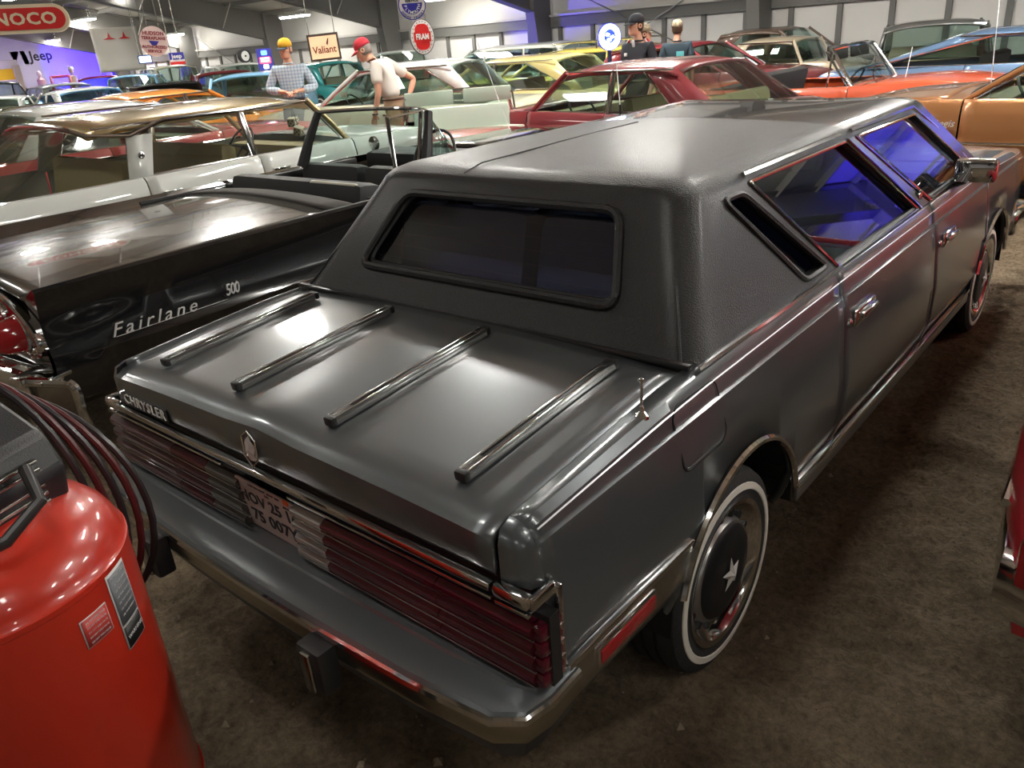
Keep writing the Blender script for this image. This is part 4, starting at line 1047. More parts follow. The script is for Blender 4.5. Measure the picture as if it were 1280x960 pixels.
cop = car('coupe', 'copper coupe with script on its front fender at the right edge', 1.42, 7.05, radians(88), copper_p, L=5.3, W=1.94, H=1.36, belt=.93, hood=.93, roofm=copper_p, doors=2, wsb=1.4, wst=.8, bgt=-.6, bgb=-1.1, wb=3.95)
text('script_badge', 'Regis', .085, frame_to((-.985, 1.50, .76), (0, -1, 0), (0, 0, 1)), mat('script_chrome', (.8, .8, .78)), cop, .004, shear=.3, bold=.001)
car('convertible', 'open orange red convertible with chrome windshield frame beside the copper coupe', -2.1, 9.2, radians(-92), orange_p, L=4.0, W=1.8, H=1.32, belt=.87, hood=.92, deck=.88, wsb=.48, wst=.15, bgb=-1.3, conv=True, inner=black_i, doors=2)
car('sedan', 'maroon sedan with slanted windshield behind the man in the black jacket', -5.6, 11.5, radians(-90), maroon_p, L=4.9, W=1.84, H=1.42, belt=.93, roofm=maroon_p, doors=4, wsb=1.2, wst=.5, inner=black_i)
car('coupe', 'steel blue fastback coupe with grey door post behind the orange convertible', -.55, 11.35, radians(-90), blue_p, L=4.7, W=1.84, H=1.36, belt=.93, roofm=blue_p, doors=2, wsb=1.0, wst=.45, bgt=-.5, bgb=-1.75, cr=.35, inner=black_i)
car('pickup', 'small tan pickup cab between the maroon sedan and orange convertible', -5.2, 13.3, radians(-90), tan_p, L=3.2, W=1.6, H=1.36, belt=.92, roofm=tan_p, doors=2, pick=True, wsb=.75, wst=.55, bgt=-.45, bgb=-.55, lod=1, cr=.2, ww=False)
car('coupe', 'brown hardtop coupe parked along the back wall', -5.6, 15.1, radians(-92), brown_p, L=3.6, W=1.8, H=1.5, belt=.93, roofm=brown_p, doors=2, lod=0)
car('station_wagon', 'dark grey wagon with thin window posts near the back wall', *Vector((-3.38, 14.75, 1.02)).xy, radians(15), paint('dark_grey', (.09, .09, .085)), L=3.9, W=1.85, H=1.46, roofm=paint('dark_grey', (.09, .09, .085)), wagon=True, lod=0)
car('sedan', 'teal sedan at the back wall in the top right corner', 1.0, 14.4, radians(-86), teal_p, L=5.0, W=1.86, H=1.46, roofm=teal_p, doors=4, lod=0)
car('sedan', 'green hardtop glimpsed through the windows of the blue coupe', 4.3, 11.2, radians(-90), paint('mint_green', (.10, .55, .38)), L=4.9, W=1.86, H=1.42, roofm=white_p, doors=2, lod=0)
car('van', 'long white van roof below the red hanging sign', *Vector((-12.31, 14.05, 1.13)).xy, radians(96), white_p, L=4.8, W=1.95, H=1.55, belt=1.0, roofm=white_p, wagon=True, lod=0, ww=False)
car('pickup', 'white square pickup left of the long white van', *Vector((-12.90, 12.16, 1.29)).xy, radians(45), white_p, L=4.8, W=1.8, H=1.6, belt=1.0, roofm=white_p, pick=True, wsb=.7, wst=.5, bgt=-.3, bgb=-.4, lod=0, cr=.2, ww=False)
car('sedan', 'black sedan with open tail behind the man in the white shirt', *Vector((-10.54, 9.91, 1.36)).xy, radians(60), black_p, L=4.5, H=1.36, roofm=black_p, lod=0)
car('sedan', 'sedan with blue light in its paint, left of the blue lit frame column', *Vector((-11.91, 16.49, 0.94)).xy, radians(30), paint('navy', (.03, .04, .14)), L=4.6, H=1.38, roofm=paint('navy', (.03, .04, .14)), lod=0)  # navy paint carries the blue light that falls on this car
car('coupe', 'bright blue car roof in front of the round sign on a pole', *Vector((-9.46, 15.26, 1.11)).xy, radians(90), paint('mid_blue', (.04, .12, .42)), L=4.6, H=1.30, roofm=paint('mid_blue', (.04, .12, .42)), lod=0)
# the far rows at the left
far = [('sedan', 'rounded black forties sedan at the far left edge', Vector((-27.87, 8.43, 1.41)), 10, black_p, dict(H=1.62, belt=1.05, doors=2, L=4.3)),
       ('coupe', 'small white coupe right of the rounded black sedan', Vector((-22.27, 7.54, 1.38)), -15, white_p, dict(H=1.30)),
       ('station_wagon', 'grey wagon behind the small white coupe', Vector((-27.59, 10.05, 1.26)), 12, grey_p, dict(H=1.42, wagon=True)),
       ('coupe', 'white bubble coupe with pale blue windows', Vector((-20.26, 8.52, 1.25)), 20, white_p, dict(H=1.36, glassm=glass('blue_glass', (.35, .6, .85), .5))),
       ('sedan', 'sky blue rounded car behind the bubble coupe', Vector((-26.21, 11.20, 1.12)), -12, sky_p, dict(H=1.50, doors=2)),
       ('station_wagon', 'tall cream wagon under the round hanging sign', Vector((-30.02, 14.97, 0.85)), 15, cream_p, dict(H=1.66, wagon=True, belt=1.05)),
       ('sedan', 'black car with its hood raised behind the orange roof', Vector((-18.58, 9.91, 1.08)), 180, black_p, dict(H=1.30, open_hood=True)),
       ('station_wagon', 'long white wagon roof behind the raised black hood', Vector((-23.81, 13.89, 0.82)), 15, white_p, dict(H=1.58, wagon=True)),
       ('pickup', 'sky blue pickup cab left of the man in the plaid shirt', Vector((-13.30, 8.05, 1.15)), 168, sky_p, dict(H=1.46, pick=True, wsb=.9, wst=.6, bgt=-.4, bgb=-.5, doors=2, cr=.2)),
       ('convertible', 'red and white open car in front of the small white coupe', Vector((-15.46, 5.57, 1.42)), 8, red_p, dict(H=1.18, conv=True, doors=2)),
       ('sedan', 'red sedan far back between the blue wall and white cloth', Vector((-32.05, 13.97, 0.99)), 0, red_p, dict(H=1.5)),
       ('sedan', 'dark red sedan far back left of the plaid shirt', Vector((-18.66, 11.92, 0.90)), 10, maroon_p, dict(H=1.46)),
       ('sedan', 'teal green car roof between the two standing men', Vector((-16.15, 12.15, 1.22)), 35, teal_p, dict(H=1.46, L=4.0))]
far = [(a_, b_, p_.x, p_.y, math.degrees(atan2(-(p_.x-1.63), p_.y+1.73))+r_, m_, k_) for a_, b_, p_, r_, m_, k_ in far]
for nm, lb, x, y, r, m, kw in far:
    kw.setdefault('L', 4.3)
    car(nm, lb, x, y, radians(r), m, lod=0, roofm=m, **kw)
# ---------------------------------------------------------------- red air compressor
def compressor():
    redm = mat('compressor_red', (.62, .035, .015), .28, 0, .6, bump=(9, .05), noise=(3.5, (.50, .025, .012), .25))
    cx, cy = .105, -1.49; R = .245
    root = thing('air_compressor', 'red upright air compressor tank with black pump and coiled hose', 'air compressor', (cx, cy, 0))
    prof = [(0, .08), (.12, .09), (.20, .13), (R, .20), (R, .925), (R+.003, .928), (R+.003, .938), (R-.002, .942), (R-.006, .96), (R-.018, .985), (R-.04, 1.01), (R-.075, 1.03), (R-.13, 1.046), (.05, 1.055), (0, 1.056)]
    tank = MB().lathe(prof, 72).build('tank', redm, root, 40)
    MB().lathe([(R+.0, .30), (R+.004, .303), (R+.004, .313), (R, .316)], 60).build('weld_seam', redm, tank)
    a0 = radians(8)
    def lab(a, z, w, h, m, nm, r=R):
        P = [[((r+.0015)*cos(a+t/r), (r+.0015)*sin(a+t/r), z+q) for t in lin(-w/2, w/2, 8)] for q in (-h/2, h/2)]
        return MB().grid(P).build(nm, m, tank, 50, solid=.0004)
    # labels on the side that faces the limousine and the camera
    wp = mat('label_white', (.72, .72, .72), .5); gk = mat('label_grey', (.16, .17, .19), .4); lr = mat('label_red', (.62, .06, .05), .4); kk = mat('label_black', (.02, .02, .02), .4)
    A = radians(LABEL_A)
    lab(A, .845, .062, .165, wp, 'label'); lab(A, .868, .056, .105, gk, 'label_panel', R+.001); lab(A, .788, .056, .045, kk, 'label_panel', R+.001)
    B = A-.075/R-.004
    lab(B, .86, .058, .058, wp, 'label'); lab(B, .86, .054, .054, lr, 'label_panel', R+.001)
    def ring_text(s, a, z, sz, m):
        r = R+.0035; x, y = r*cos(a), r*sin(a); T = frame_to((x, y, z), (-sin(a), cos(a), 0), (0, 0, 1)); text('label_text', s, sz, T, m, tank, .0003)
    for i in range(7): ring_text('AIR TANK SAFETY', A, .913-.013*i, .0052, wp)
    ring_text('WARNING', A, .788, .011, wp)
    for i in range(5): ring_text('DO NOT OPEN VALVE', B, .880-.010*i, .0042, wp)
    for k in range(3):
        a = radians(90+120*k); MB().box((cos(a)*.2, sin(a)*.2, .06), (.05, .05, .14), (0, 0, a), bev=.01).build('foot', BLACK, root)
    for s in (1, -1):   # wheels
        wl = MB().lathe([(.04, -.03), (.10, -.032), (.12, -.02), (.12, .02), (.10, .032), (.04, .03)], 28, Matrix.Translation((.20*1.0, s*.19+.06, .12))@Matrix.Rotation(pi/2, 4, 'X')).build('wheel', RUBBER, root)
    # pump shroud, in its own turned frame: x to image right, y away
    hd = rig('pump', root, (-.045, -.02, 1.06), (0, 0, radians(HEAD_A)))
    sh = mat('shroud_black', (.022, .022, .024), .42, bump=(400, .15))
    T = Matrix(((1, 0, 0, 0), (0, 0, 1, -.15), (0, 1, 0, 0), (0, 0, 0, 1)))
    b = MB().prism([(-.26, -.13), (.0, -.12), (.145, -.055), (.165, .03), (.135, .095), (.05, .15), (-.26, .17)], .30, T)
    bm = b.build('shroud', sh, hd, 30); k = bm.modifiers.new('b', 'BEVEL'); k.width = .012; k.segments = 2
    T = Matrix(((1, 0, 0, 0), (0, 0, 1, -.11), (0, 1, 0, .15), (0, 0, 0, 1)))
    o = MB().prism([(-.26, 0), (.035, -.01), (.02, .075), (-.04, .10), (-.26, .115)], .20, T).build('top_cover', sh, hd, 30); k = o.modifiers.new('b', 'BEVEL'); k.width = .010; k.segments = 2
    o = MB().box((-.07, -.112, .195), (.10, .01, .04), bev=.004).build('switch_recess', DARK, o)
    MB().box((-.115, -.02, .268), (.09, .12, .004), (0, .03, 0)).build('green_label', mat('green_label', (.05, .36, .2), .4), hd)
    for r_ in range(6):
        for c in range(5):
            MB().box((.045+.021*c, -.152, -.018+.016*r_), (.015, .008, .0065), bev=.002).build('vent_slot', DARK, bm, 0)
    for r_ in range(6): MB().box((.152+.0*r_, 0, -.018+.016*r_), (.02, .2, .006), bev=.002).build('vent_rib', DULLCHROME, bm, 0)
    # pipes over the dome and coiled hose on the far side
    pipe = mat('black_tube', (.035, .033, .033), .35)
    MB().tube([(-.2, -.15, 1.03), (-.05, -.20, 1.035), (.09, -.17, 1.035), (.165, -.09, 1.045), (.185, .02, 1.06), (.16, .09, 1.09), (.10, .10, 1.13)], .011, 10).build('delivery_pipe', pipe, root)
    MB().tube([(-.10, -.19, 1.06), (-.06, -.2, 1.10), (-.04, -.17, 1.14)], .007, 8).build('pipe', pipe, root)
    hose = thing('air_hose', 'black and dark red hose coiled over the back of the air compressor', 'hose', (cx, cy, 0))
    hk = mat('hose_black', (.03, .028, .03), .3); hr = mat('hose_dark_red', (.10, .02, .022), .35)
    u = Vector((.745, .66, 0))
    for i in range(5):
        cxx, czz = -.30+.012*i, .85-.012*i; rx, rz_ = .255+.013*i, .37-.012*i
        P = [Vector((-.17-.012*i, .30+.010*i, 0))+u*(cxx+rx*cos(radians(t)))+Vector((0, 0, czz+rz_*sin(radians(t)))) for t in range(-150, 211, 9)]
        MB().tube(P, .0085, 8).build('hose_turn', hk if i % 2 == 0 else hr, hose)
LABEL_A = 39; HEAD_A = 20
compressor()
# ---------------------------------------------------------------- signs

def view_frame(x, y, z, yaw):
    """upright board whose face normal points along heading yaw (degrees, 0 = +Y, 90 = -X)"""
    a = radians(yaw); n = Vector((-sin(a), cos(a), 0)); r = Vector((0, 0, 1)).cross(n); return frame_to((x, y, z), r, (0, 0, 1))
sw = mat('sign_white', (.80, .80, .77), .35, 0, .5); sr = mat('sign_red', (.62, .02, .02), .35, 0, .5); sb = mat('sign_blue', (.03, .03, .30), .35, 0, .5); sk = mat('sign_black', (.02, .02, .02), .4); scm = mat('sign_cream', (.72, .66, .48), .4)
def disc(r, t, T, sx=1, n=48): return MB().prism([(r*sx*cos(2*pi*i/n), r*sin(2*pi*i/n)) for i in range(n)], t, T)
def arc_text(nm, s, R, a_mid, sz, T, m, par, inward=False, spread=None, z=.03, bold=0):
    n = len(s); sp = spread or sz*.72/R
    for i, ch in enumerate(s):
        if ch == ' ': continue
        k = (i-(n-1)/2)*sp
        a = a_mid-k if not inward else a_mid+k
        rot = a-pi/2 if not inward else a+pi/2
        text(nm, ch, sz, T@Matrix.Translation((R*cos(a), R*sin(a), z))@Matrix.Rotation(rot, 4, 'Z'), m, par, .004, bold=bold)
def hang(par, T, pts, top, r=.008):
    for x, y in pts:
        p = T@Vector((x, y, .01)); MB().tube([p, (p.x, p.y, top)], r, 5).build('hanger', DULLCHROME, par)
FACE = -138   # boards that face the camera side of the hall
def signs():
    # red capsule sign, far left top
    P = Vector((-6.74, 1.34, 2.20)); T = view_frame(P.x, P.y, P.z, -118)@Matrix.Rotation(-.02, 4, 'Z')
    o = MB().prism(rrect(1.02, .235, .117, 8), .06, T).build('oil_company_sign', scm); tag(o, 'red capsule sign with cream border and white letters at top left', 'sign')
    c = MB().prism(rrect(.96, .175, .087, 8), .012, T@Matrix.Translation((0, 0, .06))).build('sign_face', sr, o)
    text('sign_text', 'CONOCO', .135, T@Matrix.Translation((.035, -.004, .074)), scm, o, .004, space=1.08, bold=.004, sx=1.14)
    hang(o, T, ((-.4, .11), (.4, .11)), zt(P.y)-.1)
    # jeep banner on the end wall
    T = frame_to((-38.39, 13.55, 2.45), (0, 1, .015), (0, 0, 1))
    o = MB().prism([(-.95, -.36), (.95, -.36), (.95, .36), (-.95, .36)], .03, T).build('banner', mat('banner_white', (.60, .58, .66), .5), None, 0); tag(o, 'long white banner with red triangle and blue bar on the blue end wall', 'banner')
    MB().prism([(-.9, .26), (-.52, .26), (-.78, -.24)], .01, T@Matrix.Translation((0, 0, .03))).build('emblem_shape', mat('banner_red', (.85, .12, .12), .5), o, 0)
    MB().prism([(-.5, .26), (-.3, .26), (-.22, -.28), (-.42, -.28)], .01, T@Matrix.Translation((0, 0, .03))).build('emblem_shape', sb, o, 0)
    text('sign_text', 'Jeep', .56, T@Matrix.Translation((.32, .0, .04)), sk, o, .004, bold=.012)
    # hanging cloth
    P = Vector((-28.59, 12.72, 2.32)); T = view_frame(P.x, P.y, P.z, -105)
    G = [[T@Vector((x, y, .04*sin(x*5+y*2)+.02*sin(y*9))) for x in lin(-.78, .78, 16)] for y in lin(-.72, .72, 14)]
    o = MB().grid(G).build('hanging_cloth', mat('wrinkled_cloth', (.66, .62, .55), .45, bump=(2.2, .8, 6)), None, solid=.01); tag(o, 'wrinkled white cloth banner with small red print hanging beside the blue wall', 'banner')
    for x in (-.22, .28): MB().prism([(x-.22, .34), (x+.22, .34), (x+.05, .40), (x, .58), (x-.05, .40)], .01, T@Matrix.Translation((0, 0, .07))).build('printed_mark', sr, o, 0)
    hang(o, T, ((-.7, .72), (.7, .72)), zt(P.y)+.0)
    # round white service sign on rods
    P = Vector((-10.41, 4.58, 2.05)); T = view_frame(P.x, P.y, P.z, -118)@Matrix.Rotation(-.12, 4, 'Z')
    o = disc(.205, .03, T, .94).build('service_sign', mat('sign_pinkish', (.68, .60, .60), .4, 0, .4)); tag(o, 'round white service sign with red lettering hanging on two rods', 'sign')
    dk = mat('sign_maroon', (.20, .01, .03), .5)
    for s, y, sz in (('HUDSON', .105, .068), ('TERRAPLANE', .040, .055), ('AUTHORIZED', -.078, .052), ('SERVICE', -.135, .052)):
        text('sign_text', s, sz, T@Matrix.Translation((0, y, .033)), dk, o, .002, bold=.002)
    MB().prism([(-.07, .015), (.07, .015), (.03, -.045), (-.03, -.045)], .004, T@Matrix.Translation((0, -.01, .03))).build('emblem_shape', sb, o, 0)
    hang(o, T, ((-.07, .19), (.085, .18)), zt(P.y)+.1, .005)
    # small hanging sign
    P = Vector((-15.71, 7.78, 1.82)); T = view_frame(P.x, P.y, P.z, -115)
    o = MB().prism([(-.15, -.12), (.15, -.12), (.15, .12), (-.15, .12)], .05, T).build('brand_sign', sw, None, 0); tag(o, 'small red white and blue square sign hanging left of the grey frame', 'sign')
    MB().prism([(-.15, -.02), (.15, -.02), (.15, .12), (-.15, .12)], .01, T@Matrix.Translation((0, 0, .05))).build('sign_band', sb, o, 0)
    MB().prism([(-.15, -.12), (.15, -.12), (.15, -.06), (-.15, -.06)], .01, T@Matrix.Translation((0, 0, .05))).build('sign_band', sr, o, 0)
    text('sign_text', 'Jeep', .12, T@Matrix.Translation((0, .045, .064)), sw, o, .003, bold=.003)
    hang(o, T, ((-.1, .12), (.1, .12)), zt(P.y)-.05)
    # small lit box
    P = Vector((-21.49, 10.00, 1.89)); T = view_frame(P.x, P.y, P.z, -112)
    o = MB().prism(rrect(.36, .22, .03), .08, T).build('lit_sign', mat('box_blue', (.1, .12, .3), .4)); tag(o, 'small glowing pale blue box sign beside the round service sign', 'sign')
    MB().prism(rrect(.30, .16, .02), .01, T@Matrix.Translation((0, 0, .08))).build('lit_face', mat('lit_pale_blue', (.6, .8, 1), .4, emit=2.2), o); hang(o, T, ((-.12, .1), (.12, .1)), zt(P.y)+.1)
    # round clock on the column side
    P = Vector((-14.62, 8.71, 1.76)); T = view_frame(P.x, P.y, P.z, -100)
    o = disc(.13, .12, T).build('wall_clock', sk); tag(o, 'round white faced clock in a dark case high on the back wall', 'clock')
    disc(.10, .01, T@Matrix.Translation((0, 0, .12)), .85).build('clock_face', sw, o); disc(.02, .012, T@Matrix.Translation((0, 0, .13))).build('clock_hub', sk, o)
    # red blue neon board
    P = Vector((-13.31, 8.36, 1.67)); T = view_frame(P.x, P.y, P.z, -125)
    o = MB().prism(rrect(.30, .40, .02), .05, T).build('neon_sign', mat('neon_back', (.05, .05, .35), .4)); tag(o, 'small blue and red neon board left of the man in the plaid shirt', 'sign')
    nr = mat('neon_red', (1, .05, .08), .4, emit=2.5); nw = mat('neon_white', (.85, .9, 1), .4, emit=3); nbm = mat('neon_blue', (.08, .2, 1), .4, emit=2.5)
    MB().prism(rrect(.22, .12, .02), .01, T@Matrix.Translation((0, -.02, .05))).build('lit_panel', nr, o)
    MB().prism(rrect(.12, .09, .02), .012, T@Matrix.Translation((0, .12, .05))).build('lit_panel', nbm, o); MB().prism(rrect(.10, .08, .02), .012, T@Matrix.Translation((0, -.14, .05))).build('lit_panel', nw, o)
    for i in range(2): MB().box((0, 0, 0), (.16, .025, .01)).build('lit_bar', nw, o).matrix_world = T@Matrix.Translation((0, .015-.05*i, .066))
    # framed peach sign
    P = Vector((-9.45, 6.89, 1.79)); T = view_frame(P.x, P.y, P.z, -128)@Matrix.Rotation(.03, 4, 'Z')
    o = MB().prism([(-.245, -.20), (.245, -.20), (.245, .20), (-.245, .20)], .05, T).build('framed_sign', mat('frame_brown', (.05, .035, .025), .5), None, 0); tag(o, 'peach sign in a dark frame with serif lettering and a small bird mark', 'sign')
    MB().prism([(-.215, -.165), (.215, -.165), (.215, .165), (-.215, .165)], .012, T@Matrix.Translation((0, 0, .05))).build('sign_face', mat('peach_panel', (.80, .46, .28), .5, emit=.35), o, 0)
    text('sign_text', 'Valiant', .15, T@Matrix.Translation((0, -.04, .064)), mat('sign_brown', (.12, .02, .01), .5), o, .003, bold=.002, sx=.9)
    MB().prism([(.05, .05), (.08, .12), (.10, .13), (.085, .06), (.07, .02)], .005, T@Matrix.Translation((-.01, 0, .064))).build('emblem_shape', mat('sign_brown', (.12, .02, .01)), o, 0)
    hang(o, T, ((-.2, .2), (.2, .2)), zt(P.y)-.05)
    # plymouth service sign at the top edge
    P = Vector((-5.29, 4.93, 2.12)); T = view_frame(P.x, P.y, P.z, -132)
    o = disc(.155, .03, T).build('dealer_sign', sw); tag(o, 'white and blue round dealer sign cut by the top picture edge', 'sign')
    MB().tube([T@Vector((.145*cos(t*2*pi/40), .145*sin(t*2*pi/40), .03)) for t in range(40)], .006, 5, closed=True).build('sign_ring', sb, o)
    MB().prism([(.112*cos(radians(a)), .112*sin(radians(a))) for a in range(180, 361, 9)], .006, T@Matrix.Translation((0, .02, .03))).build('sign_face', sb, o)
    text('sign_text', 'SERVICE', .040, T@Matrix.Translation((0, .045, .034)), sk, o, .002, bold=.0015)
    arc_text('sign_text', 'PLYMOUTH', .075, -pi/2, .042, T, sw, o, True, z=.038, bold=.001, spread=.42)
    arc_text('sign_text', 'DODGE TRUCKS', .128, -pi/2, .030, T, sb, o, True, z=.034, bold=.001, spread=.19)
    hang(o, T, ((-.1, .1), (.1, .1)), zt(P.y)-.1)
    # oval red and white filter sign
    P = Vector((-5.69, 5.41, 1.80)); T = view_frame(P.x, P.y, P.z, -128)
    o = disc(.195, .09, T, .74).build('filter_sign', mat('sign_rim_grey', (.10, .10, .10), .4)); tag(o, 'oval white sign with red centre and tall white letters', 'sign')
    disc(.185, .01, T@Matrix.Translation((0, 0, .09)), .73).build('sign_face', sw, o)
    MB().prism(rrect(.165, .28, .065, 6), .008, T@Matrix.Translation((0, 0, .10))).build('sign_face', sr, o)
    MB().prism(rrect(.20, .11, .01), .006, T@Matrix.Translation((0, 0, .106))).build('sign_band', sr, o)
    text('sign_text', 'FRAM', .085, T@Matrix.Translation((0, -.0, .118)), sw, o, .003, bold=.003, sx=.72).data.transform(Matrix.Identity(4))
    for k in range(22):
        a = 2*pi*k/22; disc(.006, .004, T@Matrix.Translation((.118*cos(a), .165*sin(a), .10)), 1, 6).build('bulb', sk, o)
    hang(o, T, ((-.07, .15), (.07, .15)), zt(P.y)-.1)
    # round lit sign on a pole
    P = Vector((-4.78, 8.02, 1.62)); T = view_frame(P.x, P.y, P.z, -138)
    o = disc(.17, .09, T, .92).build('lit_round_sign', mat('sign_deep_blue', (.03, .04, .5), .3, emit=.6)); tag(o, 'glowing white and blue round sign on a dark pole', 'sign')
    disc(.160, .01, T@Matrix.Translation((0, 0, .09)), .9).build('lit_face', mat('lit_white', (.75, .93, 1), .4, emit=2.6), o)
    disc(.085, .006, T@Matrix.Translation((0, .01, .10)), .88).build('sign_globe', mat('globe_blue', (.06, .14, .62), .4, emit=.5), o)
    for k, q in enumerate(((-.03, .03, .05), (.035, .0, .045), (-.01, -.035, .05))): disc(q[2]*.5, .004, T@Matrix.Translation((q[0], q[1], .106)), 1.3, 14).build('globe_patch', mat('lit_white', (.75, .93, 1)), o)
    for k in range(3): MB().tube([T@Vector((x, .01+(.03-.03*k)+.012*cos(x*30), .109)) for x in lin(-.07, .07, 8)], .004, 5).build('globe_line', mat('sign_deep_blue', (.03, .04, .5)), o)
    p = T@Vector((0, -.16, .04)); MB().tube([(p.x, p.y, p.z), (p.x, p.y, 0)], .028, 10).build('pole', mat('pole_blue', (.04, .05, .12), .4), o)
    # yellow and white board behind the far left car
    P = Vector((-33.77, 10.69, 1.73)); T = view_frame(P.x, P.y, P.z, -100)
    o = MB().box((0, -.7, 0), (.9, 2.3, .12), bev=.02).build('display_board', mat('board_white', (.66, .62, .52), .5)); o.matrix_world = Matrix.Translation((0, 0, 1.85-P.z))@T; tag(o, 'white display box with a yellow band behind the rounded black sedan', 'sign')
    yb = MB().box((0, -.04, .07), (.86, .38, .02)).build('yellow_band', mat('board_yellow', (.85, .55, .01), .5), o)
    P = Vector((-33.43, 10.95, 1.64)); o = MB().box((P.x, P.y, 1.05), (.1, .25, 2.1), bev=.02).build('plank', mat('pale_board', (.62, .52, .42), .6)); tag(o, 'narrow pale board standing beside the yellow banded box', 'board')
signs()
# ---------------------------------------------------------------- people
SKIN = mat('skin', (.62, .33, .22), .55, 0, 0); 
def skinned(name, V, E, Rr, m, parent, lvl=1, root=0, flat=None):
    me = bpy.data.meshes.new('sk'); me.from_pydata(V, E, [])
    o = bpy.data.objects.new('sk', me); COL.objects.link(o)
    s = o.modifiers.new('s', 'SKIN'); s.use_smooth_shade = True
    for i, d in enumerate(me.skin_vertices[0].data):
        r = Rr[i]; d.radius = r if isinstance(r, tuple) else (r, r); d.use_root = (i == root)
    if lvl: q = o.modifiers.new('u', 'SUBSURF'); q.levels = lvl; q.render_levels = lvl
    dg = bpy.context.evaluated_depsgraph_get(); dg.update()
    m2 = bpy.data.meshes.new_from_object(o.evaluated_get(dg)); bpy.data.objects.remove(o)
    m2.name = name; m2.materials.clear(); m2.materials.append(m)
    for p in m2.polygons: p.use_smooth = True
    x = bpy.data.objects.new(name, m2); COL.objects.link(x); x.parent = parent; return x
def person(label, x, y, rz, top, pants, cap, hairc, J, headyaw=0, headpitch=0, short=True, scale=1.0, extra=None, capback=False):
    x, y = MOVED.get(label, (x, y))
    root = thing('person', label, 'person', (x, y, 0), rz); root.scale = (scale,)*3
    g = lambda k: Vector(J[k])
    pel, che, nek = g('pelvis'), g('chest'), g('neck')
    V = [pel, (pel+che)/2, che, nek, nek+(g('head')-nek)*.55]; Rr = [.10, .09, .095, .058, .055]; E = [(0, 1), (1, 2), (2, 3), (3, 4)]
    hands = []
    for s, n in ((1, 'r'), (-1, 'l')):
        sh, el, wr = g('sh_'+n), g('el_'+n), g('wr_'+n); i = len(V)
        d = (wr-el).normalized(); palm = wr+d*.07
        V += [sh, (sh+el)/2, el, (el+wr)/2, wr, palm]; Rr += [.052, .048, .042, .038, .027, (.036, .022)]
        E += [(2, i), (i, i+1), (i+1, i+2), (i+2, i+3), (i+3, i+4), (i+4, i+5)]
        hp, kn, an = g('hip_'+n), g('kn_'+n), g('an_'+n); i = len(V)
        V += [hp, (hp+kn)/2, kn, (kn+an)/2, an, an+Vector((0, .12, -.05))]; Rr += [.095, .08, .058, .055, .038, .035]
        E += [(0, i), (i, i+1), (i+1, i+2), (i+2, i+3), (i+3, i+4), (i+4, i+5)]
        hands.append((s, wr, d, palm))
    body = skinned('body', V, E, Rr, SKIN, root)
    for s, wr, d, palm in hands:     # five fingers on each hand
        side_ = d.cross(Vector((0, 0, 1))); side_ = side_.normalized() if side_.length > .1 else Vector((1, 0, 0)); 
        if abs(d.z) > .8: side_ = Vector((0, 1, 0))
        cu = d.cross(side_).normalized()*(1 if d.cross(side_).z < 0 else -1)
        if abs(d.z) > .8: cu = Vector((-s, 0, 0))
        for k, ln in enumerate((.075, .085, .08, .062)):
            b0 = palm+side_*(k-1.5)*.019; b1 = b0+d*ln*.5+cu*.008; b2 = b1+d*ln*.35+cu*.022; b3 = b2+d*ln*.15+cu*.02
            skinned('finger', [b0-d*.02, b0, b1, b2, b3], [(0, 1), (1, 2), (2, 3), (3, 4)], [.009, .0092, .0085, .008, .006], SKIN, body, 1)
        t0 = wr+d*.02+side_*.02*-1; skinned('thumb', [t0, t0-side_*.025+d*.025, t0-side_*.035+d*.05+cu*.01], [(0, 1), (1, 2)], [.011, .010, .008], SKIN, body, 1)
    # head
    hd = rig('head', root, g('head'), (headpitch, 0, headyaw))
    P = []
    prof = [(-.125, .02, .01), (-.118, .045, .030), (-.09, .062, .035), (-.05, .073, .02), (0, .080, .004), (.04, .081, -.004), (.08, .072, -.008), (.11, .045, -.008), (.122, .012, -.008)]
    for z, r, yo in prof:
        P.append([(r*.93*cos(2*pi*i/24), yo+r*1.16*sin(2*pi*i/24), z) for i in range(24)])
    hm = MB().grid(P, wrap=True); hm.add(P[0], [tuple(range(24))]); hm.add(P[-1], [tuple(range(24))])
    ho = hm.build('face', SKIN, hd, 60)
    T = Matrix.Translation((0, .088, -.005))
    MB().add([(-.012, .082, -.035), (.012, .082, -.035), (0, .128, -.034), (-.009, .088, .015), (.007, .088, .015), (0, .095, .018)], [(0, 1, 2), (0, 2, 5, 3), (1, 4, 5, 2), (0, 3, 4, 1)]).build('nose', SKIN, hd, 60)
    MB().box((0, .093, -.064), (.050, .012, .012), bev=.004).build('mouth', mat('lips', (.45, .16, .13), .5), hd)
    for s in (1, -1):
        MB().lathe([(.011, 0), (.008, .004), (0, .006)], 10, Matrix.Translation((s*.030, .083, .005))@Matrix.Rotation(-pi/2, 4, 'X')).build('eye', mat('eye_dark', (.05, .03, .02), .2), hd)
        MB().box((s*.03, .090, .026), (.040, .010, .010), bev=.003).build('eyebrow', hairc, hd)
        MB().lathe([(.026, 0), (.03, .008), (.022, .014), (.01, .008)], 12, Matrix.Translation((s*.073, -.004, -.01))@Matrix.Rotation(s*pi/2, 4, 'Y')).build('ear', SKIN, hd, 60)
    G = [[(r*cos(radians(a)), -.004+r*1.2*sin(radians(a)), z) for a in lin(160, 380, 16)] for z, r in ((-.07, .062), (-.04, .075), (0, .083), (.05, .084))]
    MB().grid(G).build('hair', hairc, hd, 60, solid=.006)
